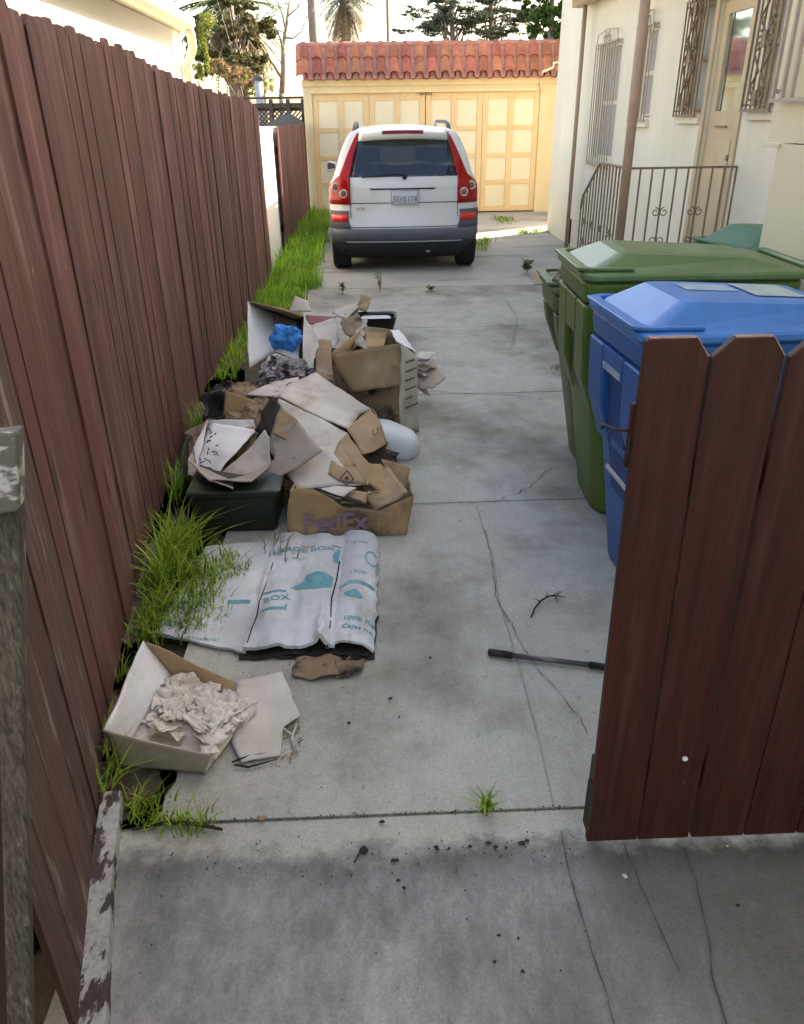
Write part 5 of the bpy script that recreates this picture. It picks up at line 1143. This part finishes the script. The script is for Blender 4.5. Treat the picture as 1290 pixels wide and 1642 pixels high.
# ------------------------------------------------------------------ small things on the concrete
ph = thing('extension_pole', 'telescopic broom pole with black ends lying on the concrete by the gate', 'pole', (.5, 2.15, 0))
pa, pb, pc2, pd = Z(783, 1045, .013), Z(822, 1051, .013), Z(945, 1066, .013), Z(1060, 1082, .013)
MB().tube([pa, pa.lerp(pb, .08), pb], [.010, .0135, .0125], 12).build('grip', M['blackp'], ph, sm=True)
MB().tube([pb, pc2], .0095, 12).build('tube', M['stick'], ph, sm=True); MB().tube([pc2, pd], .0125, 12).build('sleeve', M['blackp'], ph, sm=True); place(ph)
mb = MB().tube([Z(852, 989, .006), Z(858, 975, .01), Z(868, 963, .014), Z(880, 956, .014), Z(893, 955, .01), Z(908, 958, .006)], [.003, .0035, .004, .004, .003, .0015], 6)
for a, b in (((878, 956), (876, 948)), ((886, 955), (898, 948)), ((893, 955), (902, 947)), ((890, 956), (896, 966)), ((866, 964), (858, 960))): mb.tube([Z(*a, .012), Z(*b, .008)], [.0025, .001], 5)
o = mb.build('twig', M['twig']); tag(o, 'curved black twig lying on the concrete above the broom pole', 'twig')
deb = [(633, 1380, 8), (585, 1362, 10), (612, 1318, 6), (418, 1311, 11), (720, 1361, 5), (754, 1358, 6), (784, 1352, 8), (836, 1352, 8), (845, 1348, 6), (700, 1358, 5), (640, 1412, 5), (648, 1424, 4), (1002, 1404, 7), (800, 1500, 4), (793, 1542, 4), (832, 1505, 3), (838, 1558, 5), (702, 1362, 5), (1183, 1452, 4), (1166, 1356, 4), (690, 1055, 3), (560, 1160, 4), (626, 1120, 5), (500, 1062, 5), (562, 1078, 5), (640, 1150, 3), (795, 1358, 6), (812, 1360, 4)]
rnd = random.Random(2)
where = lambda x_, y_: 'beside the twig-dark line at the gate' 
for i, (x_, y_, r_) in enumerate(deb):
    c = Z(x_, y_, .003); s_ = r_*.0009*(c-CAM).length*.75; mb = MB(); n_ = 7
    pts = [c+Vector((math.cos(k*2*math.pi/n_)*s_*rnd.uniform(.5, 1.2), math.sin(k*2*math.pi/n_)*s_*rnd.uniform(.3, .9), 0)) for k in range(n_)]
    mb.loft([pts, [c+(q-c)*rnd.uniform(.4, .8)+Vector((0, 0, rnd.uniform(.002, .006))) for q in pts]])
    mm = M['card'] if (x_, y_) in ((418, 1311),) else (M['card_white'] if (x_, y_) in ((1002, 1404), (1166, 1356)) else M['twig'])
    o = mb.build('leaf_scrap', mm)
    tag(o, {(418, 1311): 'brown dry leaf scrap on the slab joint near the near grass', (1002, 1404): 'white paper scrap on the dark concrete below the gate', (1166, 1356): 'pale crumb at the foot of the brown gate'}.get((x_, y_), 'tiny dark crumb of leaf litter on the concrete'), 'litter', None if mm != M['twig'] else 'dark crumbs on the concrete')
o = MB().tube([Z(568, 1384, .004), Z(576, 1370, .01), Z(586, 1360, .006)], [.002, .003, .004], 5).build('twig', M['twig']); tag(o, 'short dark twig on the dirty concrete below the slab joint', 'twig')
o = MB().tube([Z(212, 1330, .01), Z(270, 1318, .012), Z(320, 1322, .012), Z(357, 1330, .008)], [.004, .005, .006, .004], 6).build('twig', M['twig']); tag(o, 'long dark stick under the grass tuft at the end of the slab joint', 'twig')
o = MB().add([Z(848, 440, .004), Z(880, 438, .004), Z(882, 456, .004), Z(858, 455, .004)], [(0, 1, 2, 3)]).build('path', M['sandstone']); tag(o, kind='structure')
for x_, y_ in ((993, 888), (1000, 896)): 
    o = MB().prism([Z(x_-4, y_+3, .002), Z(x_+5, y_+5, .002), Z(x_+6, y_-3, .002), Z(x_-2, y_-6, .002)], (0, 0, .01)).build('paper_scrap', M['card_white']); tag(o, 'white paper scrap under the blue bin, ' + ('nearer the gate' if x_ == 1000 else 'nearer the driveway'), 'litter')

# ------------------------------------------------------------------ grass and weeds
def blades(name, regions, m, seed=1, parent=None, lean=(0, 0)):
    """regions: (x0,x1,y0,y1,count,hmin,hmax[,centre bias])"""
    rnd = random.Random(seed); mb = MB()
    for (fn, cnt, h0, h1, wd) in regions:
        for _ in range(cnt):
            x, y, z = fn(rnd); h = rnd.uniform(h0, h1)*(.5+.5*rnd.random())*max(.45, 1+.9*noise.noise(Vector((x*4, y*2.2, 0)))); a = rnd.uniform(0, 2*math.pi); bend = rnd.uniform(.15, .95)*h
            dx, dy = math.cos(a)*bend+lean[0]*h, math.sin(a)*bend+lean[1]*h; px_, py_ = -math.sin(a), math.cos(a); w_ = wd*rnd.uniform(.6, 1.3); vs = []
            k = 4
            for i in range(k+1):
                t = i/k; ww = w_*(1-t**1.6)*.5+.0003; cx_ = x+dx*t*t; cy_ = y+dy*t*t; cz_ = z+h*(t-.35*t*t*bend/h); vs += [(cx_-px_*ww, cy_-py_*ww, cz_), (cx_+px_*ww, cy_+py_*ww, cz_)]
            mb.add(vs, [(2*i, 2*i+1, 2*i+3, 2*i+2) for i in range(k)])
    return mb.build(name, m, parent)
def reg(pts, sx, sy):
    def f(r):
        c = r.choice(pts); return (c[0]+r.gauss(0, sx), c[1]+r.gauss(0, sy), 0)
    return f
def fx(y): return interp(FX, y) if y < 9.4 else -1.25
def strip(y0, y1, w0, w1, pw=1.6):
    def f(r):
        y = r.uniform(y0, y1); w_ = (w0+(w1-w0)*(y-y0)/(y1-y0))*(1+.45*noise.noise(Vector((0, y*2.5, 4)))+.2*r.random()**3); return (fx(y)+.02+abs(r.random()**pw)*w_, y, 0)
    return f
cl_ = [Z(235, 1000), Z(255, 980), Z(280, 990), Z(300, 960), Z(320, 970), Z(250, 940), Z(280, 930), Z(310, 930), Z(270, 900), Z(300, 900), Z(335, 930), Z(340, 960), Z(240, 1020), Z(300, 1000), Z(360, 920), Z(290, 880)]
o = blades('grass', [(reg(cl_, .035, .05), 1150, .07, .20, .007), (reg([Z(240, 1015), Z(255, 990), Z(260, 940), Z(275, 900)], .02, .05), 200, .14, .27, .008), (reg([Z(370, 900), Z(390, 915), Z(350, 985), Z(330, 1005)], .03, .03), 200, .04, .12, .006)], M['grass'], 1, lean=(.15, -.05)); tag(o, 'tall green grass growing out between the fence and the flattened white box', 'grass', kind='stuff')
o = blades('grass', [(reg([Z(225, 1310), Z(250, 1315), Z(235, 1290), Z(285, 1320), Z(310, 1325)], .025, .02), 230, .04, .13, .005), (reg([Z(170, 1240), Z(160, 1190), Z(180, 1260)], .012, .04), 60, .08, .2, .006), (reg([Z(190, 1090), Z(200, 1080)], .01, .01), 12, .06, .12, .007)], M['grass'], 2, lean=(.25, 0)); tag(o, 'short grass tufts along the near foot of the fence by the slab joint', 'grass', kind='stuff')
o = blades('grass', [(reg([Z(280, 800, .0), Z(300, 780, 0)], .02, .06), 60, .15, .35, .007), (reg([Vector((-1.05, 4.25, 0)), Vector((-.98, 4.3, 0)), Vector((-.92, 4.3, 0))], .025, .04), 190, .30, .52, .008)], M['grass'], 3, lean=(.05, 0)); tag(o, 'upright grass blades growing through the pile beside the fence', 'grass', kind='stuff')
o = blades('grass', [(strip(7.3, 9.5, .34, .50, 1.3), 2700, .10, .28, .011), (strip(5.5, 7.2, .16, .30, 1.3), 420, .06, .2, .010), (strip(9.5, 16.2, .50, .36, 1.2), 4200, .12, .34, .013)], M['grass_far'], 4, lean=(.1, 0)); tag(o, 'bright green grass strip along the fence behind the pile and beside the car', 'grass', kind='stuff')
o = blades('grass', [(strip(.98, 2.4, .02, .03, 1), 60, .03, .08, .005), (reg([Z(450, 895), Z(440, 880), Z(460, 905)], .03, .02), 60, .06, .16, .004)], M['drygrass'], 5, lean=(.3, 0)); tag(o, 'dry straw blades on the flattened white box near the courier box', 'dry grass', kind='stuff')
def weed(name, label, x, y, n, h0, h1, wd, seed, m='weed', spread=.02):
    o = blades(name, [(reg([Vector((x, y, 0))], spread, spread*.7), n, h0, h1, wd)], M[m], seed); return tag(o, label, 'weed')
c = Z(780, 1298); weed('grass_tuft', 'lone green grass tuft sprouting from the slab joint in the foreground', c.x, c.y, 34, .05, .12, .006, 21, 'grass', .010)
def herb(name, label, c, h, n, seed, m='weed', ls=.02):
    rnd = random.Random(seed); mb = MB()
    for i in range(n):
        a = rnd.uniform(0, 6.28); tip = c+Vector((math.cos(a)*h*.35*rnd.random(), math.sin(a)*h*.35*rnd.random(), h*rnd.uniform(.6, 1))); mb.tube([c, c.lerp(tip, .5)+Vector((.01, 0, .01)), tip], .0025, 4)
        for k in range(9):
            p = c.lerp(tip, rnd.uniform(.25, 1)); b = rnd.uniform(0, 6.28); d = Vector((math.cos(b), math.sin(b), rnd.uniform(-.1, .6)))*ls*rnd.uniform(.7, 1.5); s_ = d.cross(Vector((0, 0, 1))).normalized()*ls*.3; mb.add([p, p+d*.5+s_, p+d, p+d*.5-s_], [(0, 1, 2, 3)])
    return tag(mb.build(name, M[m]), label, 'weed')
herb('weed', 'thin pale weed standing behind the middle of the car bumper', Z(610, 466), .26, 6, 31, 'weed', .035)
herb('weed', 'low dark weed in front of the car next to the grass strip', Z(550, 470), .12, 6, 32, 'weed', .045)
herb('weed', 'tiny dark weed in a crack just behind the car', Z(690, 466), .05, 5, 33, 'weed', .05)
herb('weed', 'spreading weed on the concrete before the thin porch post', Z(845, 438), .16, 9, 34, 'weed', .07)
o = blades('grass', [(reg([Z(772, 392), Z(780, 385), Z(775, 400)], .05, .12), 160, .05, .16, .012), (reg([Z(805, 355), Z(812, 352), Z(800, 350)], .10, .2), 200, .04, .12, .013), (reg([Z(840, 374), Z(860, 370), Z(878, 372)], .07, .06), 180, .04, .12, .012)], M['grass'], 6); tag(o, 'thin grass patches on the ground between the car and the garage', 'grass', kind='stuff')
o = blades('grass', [(reg([Z(893, 590), Z(897, 600)], .02, .05), 40, .03, .09, .006)], M['drygrass'], 7); tag(o, 'wisps of dry grass beside the far green bin', 'dry grass', kind='stuff')
o = heap('leaf_litter', (-.78, 1.62, -.02), .14, .14, .035, M['soil'], 4, .2, 'damp dark leaf litter under the tipped open box', 'leaf litter', 40, 20); o['kind'] = 'stuff'
for k, (x_, y_, sx_, sy_) in enumerate(((-.95, 2.9, .16, .8), (-1.1, 4.6, .16, 1.2))):
    o = heap('soil', (x_, y_, -.03), sx_, sy_, .04, M['soil'], 5+k, .1, None, None, 30, 20); o['kind'] = 'structure'
rnd = random.Random(9); mb = MB()
for _ in range(330):
    y_ = rnd.choice((rnd.gauss(1.36, .035), rnd.uniform(1.0, 2.6), rnd.uniform(1.49, 1.505))); x_ = rnd.uniform(-.6, .5) if y_ < 1.6 else rnd.uniform(-.6, 0); s_ = rnd.uniform(.0005, .0020); mb.box(x_-s_, x_+s_, y_-s_*.8, y_+s_*.8, .0, .0015+s_*.6)
o = mb.build('grit', M['twig']); tag(o, 'fine dark grit scattered over the slab joint and the near concrete', 'grit', kind='stuff')

# ------------------------------------------------------------------ trees and poles beyond
def frond(mb, c, az, el, L, droop, rnd, nl=26, lw=.05, ll=.45):
    d = Vector((math.cos(az), math.sin(az), 0)); P_ = []
    for i in range(9):
        t = i/8; P_.append(c+d*(L*t*math.cos(el)*(1-.15*t))+Vector((0, 0, L*(math.sin(el)*t-droop*t*t))))
    mb.tube(P_, [.03*(1-.8*i/8) for i in range(9)], 4, cap=False)
    for i in range(nl):
        t = .12+.88*i/nl; k = min(7, int(t*8)); p = P_[k].lerp(P_[k+1], t*8-k); tg = (P_[k+1]-P_[k]).normalized(); sd_ = tg.cross(Vector((0, 0, 1))).normalized()
        for s in (-1, 1):
            l_ = ll*math.sin(math.pi*min(1, .15+.85*t))**.5*rnd.uniform(.7, 1.1); e = p+(sd_*s*.75+tg*.55+Vector((0, 0, rnd.uniform(-.55, .05))))*l_; w_ = tg*lw*.5
            mb.add([p-w_, p+w_, e], [(0, 1, 2)])
def palm(label, c, L, n, seed, m1, m2, trunk_h, ndry=30, mid='palm_leaf'):
    rnd = random.Random(seed); t = thing('palm_tree', label, 'palm tree', (c[0], c[1], 0)); c = Vector(c)
    MB().tube([(c.x, c.y, 0), (c.x+.05, c.y, c.z*.5), (c.x, c.y, c.z)], [L*.10, L*.085, L*.10], 12).build('trunk', M['bark'], t, sm=True)
    mb = MB()
    for i in range(n): frond(mb, c, rnd.uniform(0, 6.283), rnd.uniform(-.5, 1.25), L*rnd.uniform(.85, 1.1), rnd.uniform(.25, .6), rnd, lw=L*.022, ll=L*.17)
    mb.build('crown', M[m1], t)
    mb = MB()
    for i in range(ndry): frond(mb, c+Vector((0, 0, -L*.08)), rnd.uniform(0, 6.283), rnd.uniform(-1.35, -.4), L*rnd.uniform(.6, .95), rnd.uniform(.1, .4), rnd, lw=L*.022, ll=L*.15)
    mb.build('dry_skirt', M[m2], t); place(t); return t
palm('bushy palm with a brown dry skirt rising behind the white neighbour house', at(362, 8, y=28), 2.3, 46, 1, 'palm_leaf', 'palm_dry', 5, 60)
palm('second lower palm crown beside the bare tree, yellowed underneath', at(412, 52, y=33), 1.6, 22, 5, 'palm_leaf', 'palm_dry', 5, 18)
palm('tall far palm with a round greyish crown above the garage roof', at(552, -6, y=70), 3.9, 60, 2, 'palm_grey', 'palm_dry', 9, 46)
def cloud(mb, c, rx, ry, rz, n, s, rnd, hollow=.4):
    for _ in range(n):
        while True:
            d = Vector((rnd.uniform(-1, 1), rnd.uniform(-1, 1), rnd.uniform(-1, 1)))
            if hollow < d.length < 1: break
        p = Vector(c)+Vector((d.x*rx, d.y*ry, d.z*rz)); a = Vector((rnd.gauss(0, 1), rnd.gauss(0, 1), rnd.gauss(0, 1))).normalized()*s*rnd.uniform(.6, 1.4); b = a.cross(Vector((rnd.gauss(0, 1), rnd.gauss(0, 1), rnd.gauss(0, 1)))).normalized()*s*rnd.uniform(.3, .7)
        mb.add([p-a, p-b, p+a, p+b], [(0, 1, 2, 3)])
def tree(label, base, H, clumps, m, seed, trunk=.25, s=.16, name='tree', cat='tree', n=420, limbs=True):
    rnd = random.Random(seed); t = thing(name, label, cat, base); b = Vector(base); tp = b+Vector((rnd.uniform(-.4, .4), 0, H))
    tb_ = MB().tube([b, b.lerp(tp, .35)+Vector((.15, 0, 0)), b.lerp(tp, .7), tp], [trunk, trunk*.8, trunk*.5, trunk*.15], 8)
    cm = MB()
    for (x_, y_, z_, rx, ry, rz) in clumps:
        c = Vector((x_, y_, z_)); rx, ry, rz = rx*1.12, ry*1.12, rz*1.5
        if limbs:
            st = b.lerp(tp, rnd.uniform(.35, .75)); tb_.tube([st, st.lerp(c, .5)+Vector((0, 0, .25)), c], [trunk*.22, trunk*.14, trunk*.04], 5)
        for _ in range(9):
            q = c+Vector((rnd.uniform(-1, 1)*rx*.6, rnd.uniform(-1, 1)*ry*.6, rnd.uniform(-1, 1)*rz*.6)); cloud(cm, q, rx*rnd.uniform(.2, .5), ry*.45, rz*rnd.uniform(.15, .4), n//9, s*rnd.uniform(.5, .9), rnd, .0)
    tb_.build('trunk', M['bark'], t, sm=True); cm.build('crown', M[m], t); place(t); return t
def px(px_, py_, Y): return tuple(at(px_, py_, y=Y))
def cl3(lst, Y, dep=1.6):
    k = (Y)/1382.0; return [(*at(x_, y_, y=Y+dy), rx*k, rx*k*.9, rz*k) for x_, y_, rx, rz, dy in lst]
Y = 46
def boughs(x0, x1, y0, y1, n_, seed, rx=(12, 26), rz=(2.2, 5)):
    r = random.Random(seed); return [(r.uniform(x0, x1), r.uniform(y0, y1), r.uniform(*rx), r.uniform(*rz), r.uniform(-2, 2)) for _ in range(n_)]
tree('wide dark conifer with layered boughs above the middle of the garage roof', (at(728, 60, y=Y).x, Y, 0), 9.5, cl3([(668, 16, 22, 6, 0), (660, 26, 20, 4, 1), (645, 50, 22, 3, 0), (690, 40, 22, 5, -1), (700, 54, 30, 3, 2)]+boughs(686, 780, -30, 58, 44, 41), Y), 'cypress', 3, .22, .075, n=420)
tree('dark conifer crowding in on the first one near the house wall', (at(790, 60, y=50).x, 50, 0), 10, cl3(boughs(765, 850, -30, 60, 48, 42), 50), 'cypress', 4, .22, .08, n=420)
tree('rounded mid-green leafy tree beside the top of the house wall', (at(880, 60, y=40).x, 40, 0), 8.5, cl3([(868, 32, 22, 16, 0), (890, 50, 22, 12, 0), (880, 6, 26, 16, 0), (905, 24, 20, 20, 0), (855, 52, 10, 8, 0), (850, 14, 14, 12, 1)], 40), 'broadleaf', 5, .24, .11, n=1300)
o = tree('low yellow-green shrub top showing behind the vent pipe', (at(440, 140, y=26).x, 26, 0), 2.0, cl3([(430, 138, 14, 10, 0), (408, 142, 16, 8, 0), (392, 132, 12, 8, 0)], 26), 'shrub', 6, .06, .05, name='shrub', cat='shrub', n=500, limbs=False)
o = tree('yellow-lit climber foliage hanging beside the white house gutter', (at(325, 100, y=19).x, 19, 0), 2.6, cl3([(326, 92, 10, 26, 0), (322, 60, 10, 20, 0), (334, 40, 14, 14, 0), (318, 115, 12, 10, 0)], 19), 'shrub', 7, .05, .045, name='shrub', cat='shrub', n=420, limbs=False)
o = tree('reddish-brown dry bush just above the far end of the tall fence', (at(392, 120, y=24).x, 24, 0), 2.4, cl3([(388, 122, 20, 12, 0), (366, 118, 16, 12, 0), (408, 128, 12, 8, 0), (350, 108, 16, 10, 0)], 24), 'palm_dry', 8, .05, .06, name='shrub', cat='shrub', n=380, limbs=False)
tree('tangled olive-brown foliage mass around the bushy palm', (at(392, 100, y=26.5).x, 26.5, 0), 5.5, cl3(boughs(306, 400, -20, 118, 40, 51, (8, 18), (4, 9))+boughs(395, 436, 30, 74, 12, 52, (8, 14), (3, 6))+boughs(392, 428, 84, 128, 8, 53, (8, 13), (3, 7)), 26.5), 'olive', 18, .14, .08, n=330)
# bare tree
bt = thing('bare_tree', 'leafless pale grey tree between the palm and the garage roof', 'tree', (at(452, 150, y=30).x, 30, 0))
mb = MB(); Y = 30
def br_(pts, rad): mb.tube([at(x_, y_, y=Y+dy) for x_, y_, dy in pts], rad, 7)
b_ = at(452, 150, y=Y); mb.tube([(b_.x, Y, 0), tuple(b_)], [.16, .10], 8)
br_([(452, 150, 0), (455, 110, 0), (454, 75, .1), (460, 40, .2), (462, 20, .2), (466, -10, .3)], [.10, .09, .075, .06, .045, .03])
br_([(454, 78, 0), (450, 62, 0), (444, 48, -.1), (436, 36, -.2), (428, 34, -.2)], [.05, .04, .03, .02, .012])
br_([(457, 60, 0), (470, 62, 0), (484, 50, .2), (490, 34, .3), (494, 26, .3)], [.04, .032, .025, .018, .01])
br_([(458, 45, 0), (452, 20, .2), (446, 5, .2), (442, -10, .3)], [.04, .03, .022, .015])
br_([(462, 26, 0), (476, 14, .2), (484, 0, .3)], [.03, .022, .015]); br_([(460, 36, 0), (462, 10, -.2), (458, -12, -.3)], [.03, .02, .012])
br_([(452, 125, 0), (440, 105, -.4), (425, 85, -.8), (412, 62, -1), (396, 40, -1.2), (384, 20, -1.4), (370, -5, -1.6)], [.055, .05, .045, .04, .03, .025, .02])
rnd = random.Random(6)
for _ in range(44):
    x_, y_ = rnd.choice(((466, 10), (446, 12), (436, 38), (486, 40), (478, 12), (458, 8), (396, 42), (384, 22), (492, 28))); x2, y2 = x_+rnd.uniform(-14, 14), y_+rnd.uniform(-18, 6); br_([(x_, y_, 0), ((x_+x2)/2+2, (y_+y2)/2, .1), (x2, y2, .2)], [.014, .010, .005])
br_([(452, 105, 0), (448, 96, -.1), (441, 92, -.2), (424, 118, -.3), (412, 112, -.3)], [.02, .015, .012, .01, .008])
mb.build('trunk', M['bark'], bt, sm=True); place(bt)
for X_, w_, Yp, lab in ((502, 6.4, 32, 'thick grey-brown utility pole right above the corner of the garage roof'), (622, 2.6, 70, 'thin distant utility pole above the middle of the garage roof')):
    p = at(X_, 60, y=Yp); r_ = w_*Yp/1382; t = thing('utility_pole', lab, 'utility pole', (p.x, Yp, 0))
    MB().tube([(p.x, Yp, 0), (p.x+.02, Yp, 6), (p.x+.05, Yp, 13)], [r_*1.05, r_, r_*.85], 14).build('pole', M['bark'], t, sm=True)
    MB().box(p.x-1.2, p.x+1.2, Yp-.08, Yp+.02, 12.2, 12.32).build('crossarm', M['bark'], t); place(t)
wr = MB(); wr.tube([at(330, 112, y=40), at(450, 110, y=40), at(482, 108, y=40)], .012, 4); o = wr.build('overhead_wire', M['blackp']); tag(o, 'thin overhead wire crossing the sky behind the bare tree', 'wire')
# nail heads on the near boards, frayed pulp and small torn pieces
nm = MB(); rnd = random.Random(77)
for i, (a, b) in enumerate(gx[:6]):
    for zz in (.22, 1.05):
        for f_ in (.25, .72):
            xx = a+(b-a)*f_-(.014 if zz > 1 else 0)+rnd.uniform(-.008, .008); z_ = zz+rnd.uniform(-.02, .02)
            nm.loft([[(xx+math.cos(k*.785)*r_, 1.372-d_, z_+math.sin(k*.785)*r_) for k in range(8)] for r_, d_ in ((.0026, 0), (.0024, .0008), (.0015, .0012))])
no = nm.build('nail_heads', M['rust'], gt); no['kind'] = 'stuff'; no.matrix_parent_inverse = gt.matrix_world.inverted()
rnd = random.Random(78); fib = MB()
for _ in range(70):
    c_ = at(rnd.uniform(440, 484), rnd.uniform(1155, 1225), z=.006) if rnd.random() < .5 else at(rnd.uniform(455, 600), rnd.uniform(1054, 1082), z=.007)
    a_ = rnd.uniform(0, 6.28); l_ = rnd.uniform(.006, .028); d_ = Vector((math.cos(a_), math.sin(a_), rnd.uniform(-.05, .25)))*l_
    s_ = Vector((-d_.y, d_.x, 0)).normalized()*rnd.uniform(.001, .005); fib.add([c_-s_, c_+s_, c_+d_+s_*.5, c_+d_-s_*.5], [(0, 1, 2, 3)])
o = fib.build('cardboard_pulp', M['stained_card']); tag(o, 'brown frayed cardboard pulp scattered round the flat sheets', 'cardboard pulp', kind='stuff')
bits = [((560, 745, 3.42), .035, 'card', 'small tan torn piece lying on the slumped face of the collapsed box'), ((470, 735, 3.40), .03, 'card_light', 'small pale torn piece on the grey-brown folded flap'),
        ((500, 640, 3.98), .03, 'card', 'small tan torn piece near the upper edge of the grey box top'), ((600, 790, 3.22), .03, 'card_orange', 'small brown torn piece inside the courier box'),
        ((430, 600, 4.75), .04, 'card', 'tan torn piece between the newsprint and the fence'), ((524, 600, 4.40), .045, 'card_grey', 'grey torn piece leaning on the left side of the upright box'),
        ((560, 1068, None), .05, 'stained_card', 'curled rotten strip at the right of the flattened box'), ((640, 560, 4.42), .03, 'card_light', 'pale torn corner on the rim of the upright box')]
for i, (q_, s_, m_, lb) in enumerate(bits):
    c_ = A(*q_)+Vector((0, -.02, .012)) if q_[2] else Z(q_[0], q_[1], .012); r_ = random.Random(90+i); P4 = [c_+Vector((r_.uniform(.5, 1.2)*s_*sx, r_.uniform(.3, 1)*s_*sy, r_.uniform(-.2, .5)*s_ if q_[2] else 0)) for sx, sy in ((-1, -1), (1, -1), (1, 1), (-1, 1))]
    o = card('torn_cardboard', [P4], M[m_], th=.004, disp=.014, fs=18, seed=60+i, n=6); tag(o, lb, 'cardboard')
